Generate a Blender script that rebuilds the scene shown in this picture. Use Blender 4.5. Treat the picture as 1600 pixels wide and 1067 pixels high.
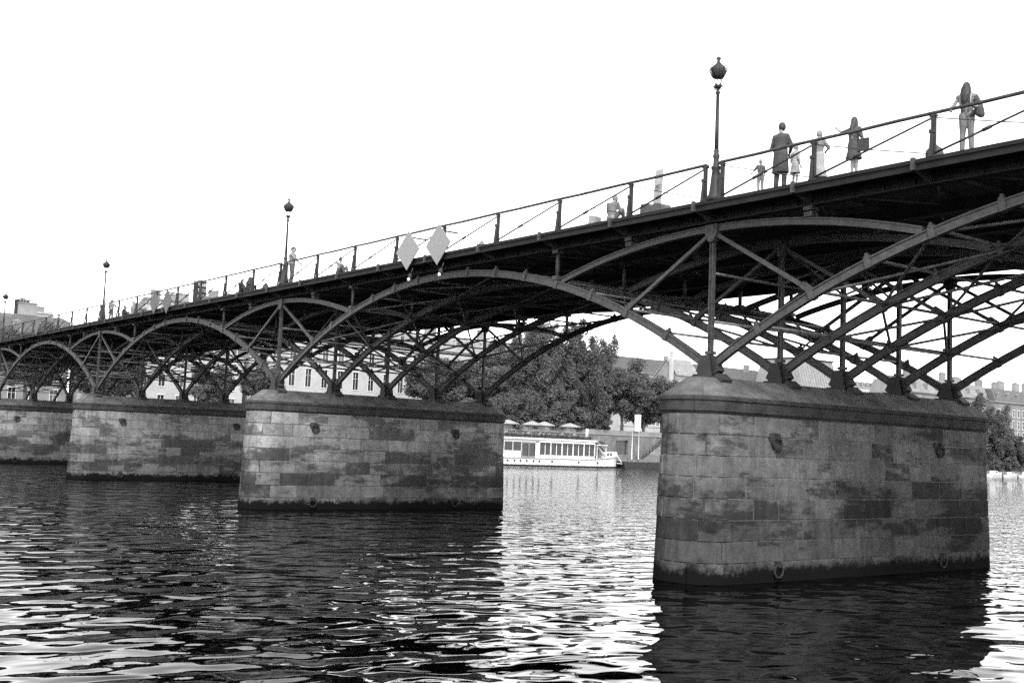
import bpy, math, random
from mathutils import Vector, Matrix

for o in list(bpy.data.objects):
    bpy.data.objects.remove(o, do_unlink=True)
scene = bpy.context.scene
COL = scene.collection
R = math.radians
PI = math.pi

# ------------------------------------------------------------------ camera
cam_d = bpy.data.cameras.new('camera')
cam = bpy.data.objects.new('camera', cam_d)
COL.objects.link(cam)
scene.camera = cam
CAM = Vector((24.204, -26.321, 3.98))
_th, _pi, _ro = R(142.733), 0.0900, 0.0407
_fw = Vector((math.cos(_th)*math.cos(_pi), math.sin(_th)*math.cos(_pi), math.sin(_pi)))
_rt = Vector((math.sin(_th), -math.cos(_th), 0))
_up = _rt.cross(_fw)
_r2 = _rt*math.cos(_ro) + _up*math.sin(_ro)
_u2 = -_rt*math.sin(_ro) + _up*math.cos(_ro)
_m = Matrix((_r2, _u2, -_fw)).transposed().to_4x4()
_m.translation = CAM
cam.matrix_world = _m
cam_d.sensor_width = 36
cam_d.sensor_fit = 'HORIZONTAL'
cam_d.lens = 39.24
cam_d.clip_start = 0.2
cam_d.clip_end = 6000

# ------------------------------------------------------------------ sky, sun, exposure
SUN_EL, SUN_AZ = 43, -38          # azimuth measured from +X towards +Y
w = bpy.data.worlds.new('World')
scene.world = w
w.use_nodes = True
nt = w.node_tree
nt.nodes.clear()
sky = nt.nodes.new('ShaderNodeTexSky')
sky.sky_type = 'NISHITA'
sky.sun_disc = False
sky.sun_elevation = R(SUN_EL)
sky.sun_rotation = R(90 - SUN_AZ)
sky.air_density = 1.0
sky.dust_density = 1.0
sky.ozone_density = 0.5
bw = nt.nodes.new('ShaderNodeRGBToBW')       # the photograph is on black and white film
bg = nt.nodes.new('ShaderNodeBackground')
bg.inputs['Strength'].default_value = 0.15
out = nt.nodes.new('ShaderNodeOutputWorld')
nt.links.new(sky.outputs[0], bw.inputs[0])
nt.links.new(bw.outputs[0], bg.inputs['Color'])
nt.links.new(bg.outputs[0], out.inputs['Surface'])

sun_d = bpy.data.lights.new('sun', 'SUN')
sun = bpy.data.objects.new('sun', sun_d)
COL.objects.link(sun)
sun_d.energy = 0.9
sun_d.angle = R(10)
sun_d.color = (1, 0.995, 0.985)
_sd = Vector((math.cos(R(SUN_AZ))*math.cos(R(SUN_EL)), math.sin(R(SUN_AZ))*math.cos(R(SUN_EL)), math.sin(R(SUN_EL))))
sun.rotation_euler = _sd.to_track_quat('Z', 'Y').to_euler()
sun.location = (60, -60, 80)

scene.view_settings.view_transform = 'Standard'
scene.view_settings.look = 'None'
scene.view_settings.gamma = 1
scene.view_settings.use_curve_mapping = False
scene.view_settings.exposure = 2.1
scene.render.engine = 'CYCLES'
scene.cycles.max_bounces = 6
scene.cycles.transparent_max_bounces = 8
scene.cycles.use_denoising = False
scene.cycles.use_adaptive_sampling = True
scene.cycles.adaptive_threshold = 0.02
scene.cycles.sample_clamp_indirect = 0.9
scene.cycles.blur_glossy = 3.0
scene.cycles.pixel_filter_type = 'BLACKMAN_HARRIS'
scene.cycles.filter_width = 1.5


rnd = random.Random(7)

# ------------------------------------------------------------------ helpers
def link(o, parent=None):
    COL.objects.link(o)
    if parent is not None:
        o.parent = parent
    return o

def tag(o, label=None, cat=None, group=None, kind=None):
    for k, v in (('label', label), ('category', cat), ('group', group), ('kind', kind)):
        if v:
            o[k] = v
    return o

def thing(name, label, cat, loc=(0, 0, 0), rz=0, group=None):
    o = link(bpy.data.objects.new(name, None))
    o.empty_display_size = 0.1
    o.location = loc
    o.rotation_euler = (0, 0, rz)
    return tag(o, label, cat, group)

def copy_tree(o, parent=None):
    c = o.copy()
    COL.objects.link(c)
    if parent is not None:
        c.parent = parent
    for ch in list(o.children):
        copy_tree(ch, c)
    return c

class MB:
    """collects faces and links them as one mesh object"""
    def __init__(s):
        s.v = []; s.f = []; s.sm = []; s.mi = []; s.cur = 0
    def add(s, vs, fs, smooth=False):
        b = len(s.v)
        s.v += [tuple(p) for p in vs]
        for f in fs:
            s.f.append(tuple(i+b for i in f)); s.sm.append(smooth); s.mi.append(s.cur)
        return s
    def box(s, x0, x1, y0, y1, z0, z1):
        return s.add([(x0,y0,z0),(x1,y0,z0),(x1,y1,z0),(x0,y1,z0),(x0,y0,z1),(x1,y0,z1),(x1,y1,z1),(x0,y1,z1)],
                     [(3,2,1,0),(4,5,6,7),(0,1,5,4),(1,2,6,5),(2,3,7,6),(3,0,4,7)])
    def beam(s, p, q, wd, ht, up=(0, 0, 1)):
        p, q, up = Vector(p), Vector(q), Vector(up)
        d = (q-p).normalized()
        a = d.cross(up)
        if a.length < 1e-4:
            a = d.cross(Vector((1, 0, 0)))
        a.normalize()
        b = a.cross(d)
        a *= wd/2; b *= ht/2
        return s.add([p-a-b, p+a-b, p+a+b, p-a+b, q-a-b, q+a-b, q+a+b, q-a+b],
                     [(0,1,2,3),(7,6,5,4),(4,5,1,0),(5,6,2,1),(6,7,3,2),(7,4,0,3)])
    def tube(s, pts, rad, n=6, caps=True):
        pts = [Vector(p) for p in pts]
        if not hasattr(rad, '__len__'):
            rad = [rad]*len(pts)
        vs, fs = [], []
        ref = None
        for i, p in enumerate(pts):
            d = (pts[min(i+1, len(pts)-1)] - pts[max(i-1, 0)]).normalized()
            if ref is None:
                ref = Vector((0, 0, 1)) if abs(d.z) < .9 else Vector((1, 0, 0))
            a = d.cross(ref).normalized()
            b = a.cross(d).normalized()
            ref = b
            for k in range(n):
                t = 2*PI*k/n
                vs.append(p + (a*math.cos(t) + b*math.sin(t))*rad[i])
        for i in range(len(pts)-1):
            for k in range(n):
                k2 = (k+1) % n
                fs.append((i*n+k, i*n+k2, (i+1)*n+k2, (i+1)*n+k))
        if caps:
            fs.append(tuple(reversed(range(n))))
            fs.append(tuple(range((len(pts)-1)*n, len(pts)*n)))
        return s.add(vs, fs, n > 4)
    def lathe(s, prof, n=12, o=(0, 0, 0), smooth=True):
        vs, fs = [], []
        for r, z in prof:
            for k in range(n):
                t = 2*PI*k/n
                vs.append((o[0]+r*math.cos(t), o[1]+r*math.sin(t), o[2]+z))
        for i in range(len(prof)-1):
            for k in range(n):
                k2 = (k+1) % n
                fs.append((i*n+k, i*n+k2, (i+1)*n+k2, (i+1)*n+k))
        fs.append(tuple(reversed(range(n))))
        fs.append(tuple(range((len(prof)-1)*n, len(prof)*n)))
        return s.add(vs, fs, smooth)
    def prism(s, poly, axis, a, b):
        """poly in the two other axes, extruded from a to b along axis"""
        def P(u, v, t):
            return (t, u, v) if axis == 0 else (u, t, v) if axis == 1 else (u, v, t)
        n = len(poly)
        vs = [P(u, v, a) for u, v in poly] + [P(u, v, b) for u, v in poly]
        fs = [tuple(range(n)), tuple(reversed(range(n, 2*n)))]
        fs += [(i, i+n, (i+1) % n + n, (i+1) % n) for i in range(n)]
        return s.add(vs, fs)
    def quad(s, a, b, c, d):
        return s.add([a, b, c, d], [(0, 1, 2, 3)])
    def mesh(s, name, mats):
        me = bpy.data.meshes.new(name)
        me.from_pydata(s.v, [], s.f)
        me.polygons.foreach_set('use_smooth', s.sm)
        if not isinstance(mats, (list, tuple)):
            mats = [mats]
        for m in mats:
            me.materials.append(m)
        if len(mats) > 1:
            me.polygons.foreach_set('material_index', s.mi)
        me.update()
        return me
    def build(s, name, mats, parent=None, loc=None):
        o = bpy.data.objects.new(name, s.mesh(name, mats))
        link(o, parent)
        if loc is not None:
            o.location = loc
        return o

def put(name, me, parent=None, loc=(0, 0, 0), rot=None, scale=None):
    o = bpy.data.objects.new(name, me)
    link(o, parent)
    o.location = loc
    if rot is not None:
        o.rotation_euler = rot
    if scale is not None:
        o.scale = scale if hasattr(scale, '__len__') else (scale,)*3
    return o

# ------------------------------------------------------------------ materials (greys: black and white film)
def gray(v):
    return (v, v, v, 1)

def mat(name, base, var=0.25, scale=2.0, rough=0.7, metal=0.0, spec=0.4, bump=0.0, bscale=20.0, objrand=0.0, detail=5, coord='Object'):
    m = bpy.data.materials.new(name)
    m.use_nodes = True
    n = m.node_tree
    b = n.nodes['Principled BSDF']
    b.inputs['Roughness'].default_value = rough
    b.inputs['Metallic'].default_value = metal
    b.inputs['Specular IOR Level'].default_value = spec
    tc = n.nodes.new('ShaderNodeTexCoord')
    src = tc.outputs['Object']
    if coord == 'World':
        g = n.nodes.new('ShaderNodeNewGeometry')
        src = g.outputs['Position']
    nz = n.nodes.new('ShaderNodeTexNoise')
    nz.inputs['Scale'].default_value = scale
    nz.inputs['Detail'].default_value = detail
    nz.inputs['Roughness'].default_value = 0.65
    n.links.new(src, nz.inputs['Vector'])
    mr = n.nodes.new('ShaderNodeMapRange')
    mr.inputs['From Min'].default_value = 0.3
    mr.inputs['From Max'].default_value = 0.7
    mr.inputs['To Min'].default_value = base*(1-var)
    mr.inputs['To Max'].default_value = base*(1+var)
    n.links.new(nz.outputs[0], mr.inputs['Value'])
    val = mr.outputs[0]
    if objrand:
        oi = n.nodes.new('ShaderNodeObjectInfo')
        m2 = n.nodes.new('ShaderNodeMapRange')
        m2.inputs['To Min'].default_value = 1-objrand
        m2.inputs['To Max'].default_value = 1+objrand
        n.links.new(oi.outputs['Random'], m2.inputs['Value'])
        mu = n.nodes.new('ShaderNodeMath'); mu.operation = 'MULTIPLY'
        n.links.new(val, mu.inputs[0]); n.links.new(m2.outputs[0], mu.inputs[1])
        val = mu.outputs[0]
    n.links.new(val, b.inputs['Base Color'])
    if bump:
        nb = n.nodes.new('ShaderNodeTexNoise')
        nb.inputs['Scale'].default_value = bscale
        nb.inputs['Detail'].default_value = 6
        n.links.new(src, nb.inputs['Vector'])
        bp = n.nodes.new('ShaderNodeBump')
        bp.inputs['Strength'].default_value = 1
        bp.inputs['Distance'].default_value = bump
        n.links.new(nb.outputs[0], bp.inputs['Height'])
        n.links.new(bp.outputs[0], b.inputs['Normal'])
    m['val'] = 1
    return m

M = {}
M['iron'] = mat('painted_iron', 0.036, .5, 5, .55, 0, .35, .004, 30, .12)
M['iron_dark'] = mat('dark_iron', 0.022, .35, 2, .6, 0, .3, .003, 30, .1)
M['brace_iron'] = mat('waterlit_brace_iron', .075, .6, 3, .5, 0, .4, .003, 30, .25)  # same iron made paler: light thrown up by the water, put into the colour
M['edge_iron'] = mat('edge_iron', 0.011, .4, 2, .7, 0, .2, .003, 30, .1)
M['deck_wood'] = mat('deck_wood', 0.11, .4, 4, .85, 0, .2, .003, 40, .15)
M['cornice'] = mat('sooty_stone', 0.03, .5, 2.2, .9, 0, .2, .012, 14, .2)
M['cap'] = mat('cap_stone', 0.075, .5, 1.6, .9, 0, .2, .012, 12, .2)
M['mortar'] = mat('mortar', 0.16, .4, 3, .95, 0, .1, .01, 30, 0)
M['board_grey'] = mat('grey_sign_board', 0.075, .08, 6, .6, 0, .3, 0, 20, .05)
M['board'] = mat('sign_board', 0.20, .06, 6, .6, 0, .3, 0, 20, .05)
M['white'] = mat('white_paint', 0.55, .05, 3, .45, 0, .4, 0, 20, .03)
M['offwhite'] = mat('offwhite_cloth', 0.7, .08, 8, .9, 0, .2, .004, 30, .06)
M['ringiron'] = mat('rusty_ring', 0.013, .4, 8, .8, 0, .3, .004, 60, .1)
M['limestone'] = mat('pale_limestone', 0.32, .14, .35, .9, 0, .2, .01, 6, .08)
M['limestone_grey'] = mat('grey_limestone', 0.18, .2, .35, .9, 0, .2, .01, 6, .1)
M['slate'] = mat('slate_roof', 0.08, .25, .8, .6, 0, .3, .02, 8, .15)
M['zinc'] = mat('zinc_roof', 0.18, .2, .6, .5, 0, .4, .01, 8, .15)
M['quaystone'] = mat('quay_stone', 0.14, .35, .5, .9, 0, .2, .02, 5, .18)
M['paving'] = mat('paving', 0.14, .25, .4, .9, 0, .2, .01, 5, 0)
M['bark'] = mat('bark', 0.13, .4, 3, .95, 0, .1, .02, 12, .1)
M['pane'] = mat('dark_pane', 0.03, .4, .8, .08, 0, .6, 0, 10, .4)
M['frame'] = mat('window_frame', 0.5, .1, 3, .6, 0, .3, 0, 10, .1)
M['skin'] = mat('skin', 0.2, .1, 6, .6, 0, .3, 0, 10, .1)
M['hair_dark'] = mat('dark_hair', 0.02, .4, 20, .6, 0, .4, .003, 60, .1)
M['hair_fair'] = mat('fair_hair', 0.16, .3, 20, .6, 0, .4, .003, 60, .1)
M['cloth_black'] = mat('black_cloth', 0.022, .3, 6, .9, 0, .15, .01, 12, .1)
M['cloth_dark'] = mat('dark_cloth', 0.05, .3, 6, .9, 0, .15, .01, 12, .15)
M['cloth_mid'] = mat('mid_cloth', 0.08, .2, 6, .9, 0, .15, .01, 12, .15)
M['cloth_light'] = mat('light_cloth', 0.15, .12, 6, .9, 0, .15, .01, 12, .1)
M['cloth_white'] = mat('white_cloth', 0.26, .06, 6, .9, 0, .15, .01, 12, .05)
M['leather'] = mat('leather', 0.04, .2, 6, .5, 0, .3, 0, 10, .1)
M['cardboard'] = mat('board_panel', 0.28, .3, 7, .85, 0, .2, .002, 20, .1)
M['print'] = mat('print', 0.05, .2, 9, .85, 0, .2, 0, 20, .1)
M['grassbank'] = mat('bank_earth', 0.10, .5, .5, .95, 0, .1, .03, 3, 0)

def leaf_mat(name, base):
    m = mat(name, base, .55, .55, .6, 0, .3, 0, 10, .12)
    n = m.node_tree
    b = n.nodes['Principled BSDF']
    tr = n.nodes.new('ShaderNodeBsdfTranslucent')
    tr.inputs['Color'].default_value = gray(min(base*1.7, .19))
    mx = n.nodes.new('ShaderNodeMixShader')
    mx.inputs[0].default_value = 0.42
    n.links.new(b.outputs[0], mx.inputs[1]); n.links.new(tr.outputs[0], mx.inputs[2])
    n.links.new(mx.outputs[0], n.nodes['Material Output'].inputs['Surface'])
    return m
M['leaf'] = leaf_mat('leaf', 0.115)
M['leaf_dark'] = leaf_mat('dark_leaf', 0.1)
M['leaf_pale'] = leaf_mat('pale_leaf', 0.12)

def clear_mat():
    m = bpy.data.materials.new('clear_glass')
    m.use_nodes = True
    n = m.node_tree
    n.nodes.clear()
    o = n.nodes.new('ShaderNodeOutputMaterial')
    t = n.nodes.new('ShaderNodeBsdfTransparent'); t.inputs[0].default_value = gray(.96)
    g = n.nodes.new('ShaderNodeBsdfGlossy'); g.inputs['Roughness'].default_value = .05
    f = n.nodes.new('ShaderNodeFresnel'); f.inputs['IOR'].default_value = 1.4
    x = n.nodes.new('ShaderNodeMixShader')
    n.links.new(f.outputs[0], x.inputs[0]); n.links.new(t.outputs[0], x.inputs[1]); n.links.new(g.outputs[0], x.inputs[2])
    n.links.new(x.outputs[0], o.inputs['Surface'])
    return m
M['glass'] = clear_mat()

def stone_mat(name, tint, stains=True):
    """ashlar of the piers: each block its own tone, stained patches half way down, wet and weedy at the water"""
    m = bpy.data.materials.new(name)
    m.use_nodes = True
    n = m.node_tree; L = n.links
    b = n.nodes['Principled BSDF']
    b.inputs['Roughness'].default_value = .95
    b.inputs['Specular IOR Level'].default_value = .03
    g = n.nodes.new('ShaderNodeNewGeometry')
    pos = g.outputs['Position']
    def noise(scale, detail=5, rough=.6, vec=pos):
        q = n.nodes.new('ShaderNodeTexNoise'); q.inputs['Scale'].default_value = scale
        q.inputs['Detail'].default_value = detail; q.inputs['Roughness'].default_value = rough
        L.new(vec, q.inputs['Vector']); return q.outputs[0]
    def mr(v, a, c, d, e, smooth=False):
        q = n.nodes.new('ShaderNodeMapRange')
        if smooth: q.interpolation_type = 'SMOOTHSTEP'
        for k, x in zip(('From Min', 'From Max', 'To Min', 'To Max'), (a, c, d, e)):
            q.inputs[k].default_value = x
        L.new(v, q.inputs['Value']); return q.outputs[0]
    def math_(op, a, c):
        q = n.nodes.new('ShaderNodeMath'); q.operation = op
        for i, x in enumerate((a, c)):
            if isinstance(x, (int, float)): q.inputs[i].default_value = x
            else: L.new(x, q.inputs[i])
        return q.outputs[0]
    sep = n.nodes.new('ShaderNodeSeparateXYZ'); L.new(pos, sep.inputs[0])
    z = sep.outputs['Z']
    # horizontally drawn stains
    mp = n.nodes.new('ShaderNodeMapping'); mp.inputs['Scale'].default_value = (1, .42, 1.5); L.new(pos, mp.inputs['Vector'])
    oi = n.nodes.new('ShaderNodeObjectInfo')
    wn = n.nodes.new('ShaderNodeTexWhiteNoise'); wn.noise_dimensions = '1D'; L.new(oi.outputs['Random'], wn.inputs['W'])
    tone = mr(wn.outputs[0], 0, 1, .76 if stains else 1, 1.2 if stains else 1)
    fine = mr(noise(5, 6, .7), .3, .7, .78, 1.2)
    big = mr(noise(.5, 3), .35, .65, .82, 1.12)
    base = math_('MULTIPLY', math_('MULTIPLY', math_('MULTIPLY', tone, fine), big), tint)
    # stains: blotches drawn out along the courses, strongest between 1 and 3.4 m above the water; run-off streaks; some whole blocks
    sh = n.nodes.new('ShaderNodeVectorMath'); sh.operation = 'MULTIPLY_ADD'
    L.new(oi.outputs['Random'], sh.inputs[0]); sh.inputs[1].default_value = (.3, .3, .3); L.new(mp.outputs[0], sh.inputs[2])
    st = noise(.85, 6, .68, sh.outputs[0])
    blk = mr(oi.outputs['Random'], .66, .74, 0, .12)
    zz = math_('MINIMUM', mr(z, 3.7, 2.7, -.02, .09, True), mr(z, .8, 1.6, 0, .09, True))
    stv = math_('ADD', math_('ADD', st, zz), blk)
    stain = mr(stv, .54, .66, 0, .9 if stains else 0, True)
    mv = n.nodes.new('ShaderNodeMapping'); mv.inputs['Scale'].default_value = (2.6, 2.6, .22); L.new(pos, mv.inputs['Vector'])
    streak = mr(noise(1.1, 5, .7, mv.outputs[0]), .45, .72, 1.06, .72)
    base = math_('MULTIPLY', base, streak)
    mid = mr(noise(2.3, 6, .75), .35, .65, .78, 1.18)
    base = math_('MULTIPLY', base, mid)
    dark = math_('MULTIPLY', base, .34)
    mix = n.nodes.new('ShaderNodeMix'); L.new(stain, mix.inputs[0]); L.new(base, mix.inputs[2]); L.new(dark, mix.inputs[3])
    # grubbier towards the water
    low = mr(z, 4.2, .8, 1, .50, True)
    c = math_('MULTIPLY', mix.outputs[0], low)
    # weed and wet at the foot, ragged top
    zt = math_('ADD', z, mr(noise(2.2, 7, .8), .25, .75, -.30, .30))
    wet = mr(zt, .30, .62, 1, 0, True)
    mix2 = n.nodes.new('ShaderNodeMix'); L.new(wet, mix2.inputs[0]); L.new(c, mix2.inputs[2]); mix2.inputs[3].default_value = .005
    L.new(mix2.outputs[0], b.inputs['Base Color'])
    bp = n.nodes.new('ShaderNodeBump'); bp.inputs['Distance'].default_value = .02; bp.inputs['Strength'].default_value = 1
    L.new(noise(9, 7, .7), bp.inputs['Height']); L.new(bp.outputs[0], b.inputs['Normal'])
    return m
M['ashlar'] = stone_mat('grimy_ashlar', .10)
M['ashlar_pale'] = stone_mat('pier_ashlar', .18)
M['joint'] = stone_mat('mortar_joint', .125, False)

def water_mat():
    m = bpy.data.materials.new('river_water')
    m.use_nodes = True
    n = m.node_tree; L = n.links
    b = n.nodes['Principled BSDF']
    b.inputs['Base Color'].default_value = gray(0)
    b.inputs['Roughness'].default_value = .03
    b.inputs['IOR'].default_value = 1.33
    b.inputs['Specular IOR Level'].default_value = .5
    g = n.nodes.new('ShaderNodeNewGeometry')
    def layer(rot, sx, sy, scale, detail, dist=0.0):
        mp = n.nodes.new('ShaderNodeMapping')
        mp.inputs['Rotation'].default_value = (0, 0, R(rot))
        mp.inputs['Scale'].default_value = (sx, sy, 1)
        L.new(g.outputs['Position'], mp.inputs['Vector'])
        q = n.nodes.new('ShaderNodeTexNoise')
        q.inputs['Scale'].default_value = scale; q.inputs['Detail'].default_value = detail
        q.inputs['Roughness'].default_value = .42
        q.inputs['Distortion'].default_value = dist
        L.new(mp.outputs[0], q.inputs['Vector'])
        return q.outputs[0]
    hs = [(layer(35, 1, .62, .60, 0.0, .4), .118), (layer(-20, 1, .7, 1.35, 0.0, .5), .078), (layer(60, 1, .7, 2.6, 0.5, .3), .013)]
    # the breeze ruffles the open river beyond the bridge more than the sheltered water by the near bank
    sp = n.nodes.new('ShaderNodeSeparateXYZ'); L.new(g.outputs['Position'], sp.inputs[0])
    mr = n.nodes.new('ShaderNodeMapRange'); mr.interpolation_type = 'SMOOTHSTEP'
    L.new(sp.outputs['Y'], mr.inputs['Value'])
    for k, x in zip(('From Min', 'From Max', 'To Min', 'To Max'), (-4, 30, 0, .055)): mr.inputs[k].default_value = x
    hs.append((layer(20, 1, .8, 4.2, 0.0, .2), mr.outputs[0]))
    tot = None
    for h, a in hs:
        q = n.nodes.new('ShaderNodeMath'); q.operation = 'MULTIPLY'; L.new(h, q.inputs[0])
        if isinstance(a, float): q.inputs[1].default_value = a
        else: L.new(a, q.inputs[1])
        if tot is None: tot = q.outputs[0]
        else:
            s = n.nodes.new('ShaderNodeMath'); s.operation = 'ADD'; L.new(tot, s.inputs[0]); L.new(q.outputs[0], s.inputs[1]); tot = s.outputs[0]
    bp = n.nodes.new('ShaderNodeBump'); bp.inputs['Strength'].default_value = 1; bp.inputs['Distance'].default_value = 1.0
    L.new(tot, bp.inputs['Height']); L.new(bp.outputs[0], b.inputs['Normal'])
    return m
M['water'] = water_mat()

# ------------------------------------------------------------------ setting: water and far bank
tag(MB().quad((-134.6, -900, 0), (600, -900, 0), (600, 900, 0), (-134.6, 900, 0)).build('water', M['water']), kind='structure')
STREET = 6.2
tag(MB().box(-900, -143.0, -900, 900, -1, STREET).build('ground', M['paving']), kind='structure')
tag(MB().box(-143.0, -134.6, -900, 900, -1, 1.5).build('lower_quay', M['paving']), kind='structure')

# ------------------------------------------------------------------ the bridge
S = 31.0
PIERS = [0, -31, -62, -93]
RIBY = [0, 3.4, 6.8, 10.2, 13.6]
ZB, ZT = 6.38, 11.2
bridge = thing('footbridge', 'long dark iron arch footbridge crossing the river on stone piers', 'bridge')

def arc_fn(w, z0, z1):
    h = z1 - z0
    Rr = (w*w+h*h)/(2*h)
    zc = z1 - Rr
    return (lambda x: zc + math.sqrt(max(Rr*Rr-x*x, 0))), Rr, zc
main_z, MR, MZC = arc_fn(15.45, 6.62, 10.95)
small_z, SR, SZC = arc_fn(7.6, 9.98, 11.03)

def arc_mesh(name, Rr, zc, half, wd, dp, n, m, flange=True):
    """box rib with a slightly wider flange top and bottom, centred at x=0"""
    b = MB()
    a = math.asin(half/Rr)
    def sweep(r0, r1, y):
        vs, fs = [], []
        for i in range(n+1):
            t = -a+2*a*i/n
            for r, yy in ((r0, -y), (r0, y), (r1, y), (r1, -y)):
                vs.append((r*math.sin(t), yy, zc+r*math.cos(t)))
        for i in range(n):
            for k in range(4):
                k2 = (k+1) % 4
                fs.append((i*4+k, (i+1)*4+k, (i+1)*4+k2, i*4+k2))
        fs.append((0, 1, 2, 3)); fs.append((n*4+3, n*4+2, n*4+1, n*4))
        b.add(vs, fs)
    sweep(Rr-dp/2+.04, Rr+dp/2-.04, wd/2)
    if flange:
        sweep(Rr-dp/2, Rr-dp/2+.042, wd/2+.035)
        sweep(Rr+dp/2-.042, Rr+dp/2, wd/2+.035)
    return b.mesh(name, m)
me_arch = arc_mesh('arch_rib', MR, MZC, 15.30, .11, .275, 40, M['iron'])
me_small = arc_mesh('spandrel_arch', SR, SZC, 7.45, .10, .22, 20, M['iron'])

STN = [1.95, 3.9, 5.8, 7.75, 9.7, 11.65, 13.6]
def collar_bm(b, x0):
    for sx in (-1, 1):
        for st in STN:
            x = sx*(15.5-st)
            z = main_z(x)
            t = math.asin(x/MR)
            d = Vector((math.cos(t), 0, -math.sin(t))); nrm = Vector((math.sin(t), 0, math.cos(t)))
            p = Vector((x0+x, 0, z))
            b.beam(p-d*.09, p+d*.09, .22, .32, nrm)
            b.beam(p+nrm*.15-d*.08, p+nrm*.15+d*.08, .13, .16, nrm)
            b.beam(p+nrm*.20+d*.02, p+nrm*.30+d*.02, .08, .08, (0, 1, 0))
cb = MB(); collar_bm(cb, 0)
me_collars = cb.mesh('coupling', M['iron'])
# one coupling of each station, shared between ribs
def one_collar(x):
    b = MB()
    t = math.asin(x/MR)
    d = Vector((math.cos(t), 0, -math.sin(t))); nrm = Vector((math.sin(t), 0, math.cos(t)))
    p = Vector((0, 0, 0))
    b.beam(p-d*.09, p+d*.09, .22, .32, nrm)
    b.beam(p+nrm*.15-d*.08, p+nrm*.15+d*.08, .13, .16, nrm)
    b.beam(p+nrm*.20, p+nrm*.30, .08, .08, (0, 1, 0))
    return b.mesh('coupling', M['iron'])
collar_me = {}
for sx in (-1, 1):
    for st in STN:
        x = sx*(15.5-st)
        collar_me[x] = one_collar(x)

SPANS = [15.5-31*k for k in range(5)]       # centres: 15.5 .. -108.5
for si, xc in enumerate(SPANS):
    for y in RIBY:
        rib = put('arch_rib', me_arch, bridge, (xc, y, 0))
        if si < 2:
            for x, me in collar_me.items():
                put('coupling', me, rib, (x, 0, main_z(x)))
        else:
            c = put('couplings', me_collars, rib); c['kind'] = 'stuff'

# posts, spandrel arches, struts, shoes over each pier
me_post = MB().box(-.06, .06, -.018, .018, 6.4, 10.9).box(-.075, -.05, -.075, .075, 6.4, 10.9).box(.05, .075, -.075, .075, 6.4, 10.9).box(-.13, .13, -.13, .13, 7.0, 7.1).prism([(-.10, 10.6), (-.26, 10.9), (-.26, 11.15), (.26, 11.15), (.26, 10.9), (.10, 10.6)], 1, -.13, .13).mesh('pier_post', M['iron'])
sb = MB()
for yy in (-.25, -.09, .09, .25):
    sb.prism([(-.30, 6.30), (-.19, 6.88), (-.12, 6.97), (.12, 6.97), (.19, 6.88), (.30, 6.30)], 1, yy-.03, yy+.03)
sb.box(-.34, .34, -.34, .34, 6.20, 6.31)
sb.box(-.12, .12, -.22, .22, 6.3, 6.78)
for sx in (-1, 1):
    sb.beam(Vector((sx*.38, 0, 6.26)), Vector((sx*.66, 0, 6.06)), .48, .30)
    sb.beam(Vector((sx*.18, 0, 6.50)), Vector((sx*.40, 0, 6.62)), .30, .34)
me_shoe = sb.mesh('bearing_shoe', M['iron_dark'])
me_strut = {}
for sx in (-1, 1):
    b = MB()
    b.beam((sx*.12, 0, 10.86), (sx*3.88, 0, main_z(15.5-3.88)+.12), .11, .12)
    b.beam((sx*3.55, 0, main_z(15.5-3.88)+.34), (sx*3.9, 0, main_z(15.5-3.88)+.10), .14, .2)
    me_strut[sx] = b.mesh('strut', M['iron'])
def hanger_mesh(z0, z1, r):
    b = MB()
    b.tube([(0, 0, z0), (0, 0, z1)], r, 6)
    b.box(-r*1.7, r*1.7, -r*1.7, r*1.7, z0+.02, z0+.16)
    b.box(-r*1.9, r*1.9, -r*1.9, r*1.9, z1-.12, z1)
    return b.mesh('hanger', M['iron'])
me_h1 = hanger_mesh(small_z(3.8)+.1, ZT, .085)
me_h2 = hanger_mesh(main_z(15.5-7.75)+.15, ZT, .085)
me_h3 = hanger_mesh(main_z(15.5-9.75)+.15, ZT, .05)
me_h4 = hanger_mesh(main_z(15.5-5.8)+.15, small_z(5.8)-.1, .05)
for x0 in PIERS:
    for y in RIBY:
        po = put('pier_post', me_post, bridge, (x0, y, 0))
        put('bearing_shoe', me_shoe, po)
        for sx in (-1, 1):
            put('strut', me_strut[sx], po)
        sa = put('spandrel_arch', me_small, bridge, (x0, y, 0))
        for sx in (-1, 1):
            put('hanger', me_h1, sa, (sx*3.8, 0, 0))
            if not (x0 == 0 and sx == 1):
                put('hanger', me_h2, sa, (sx*7.75, 0, 0))

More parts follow.
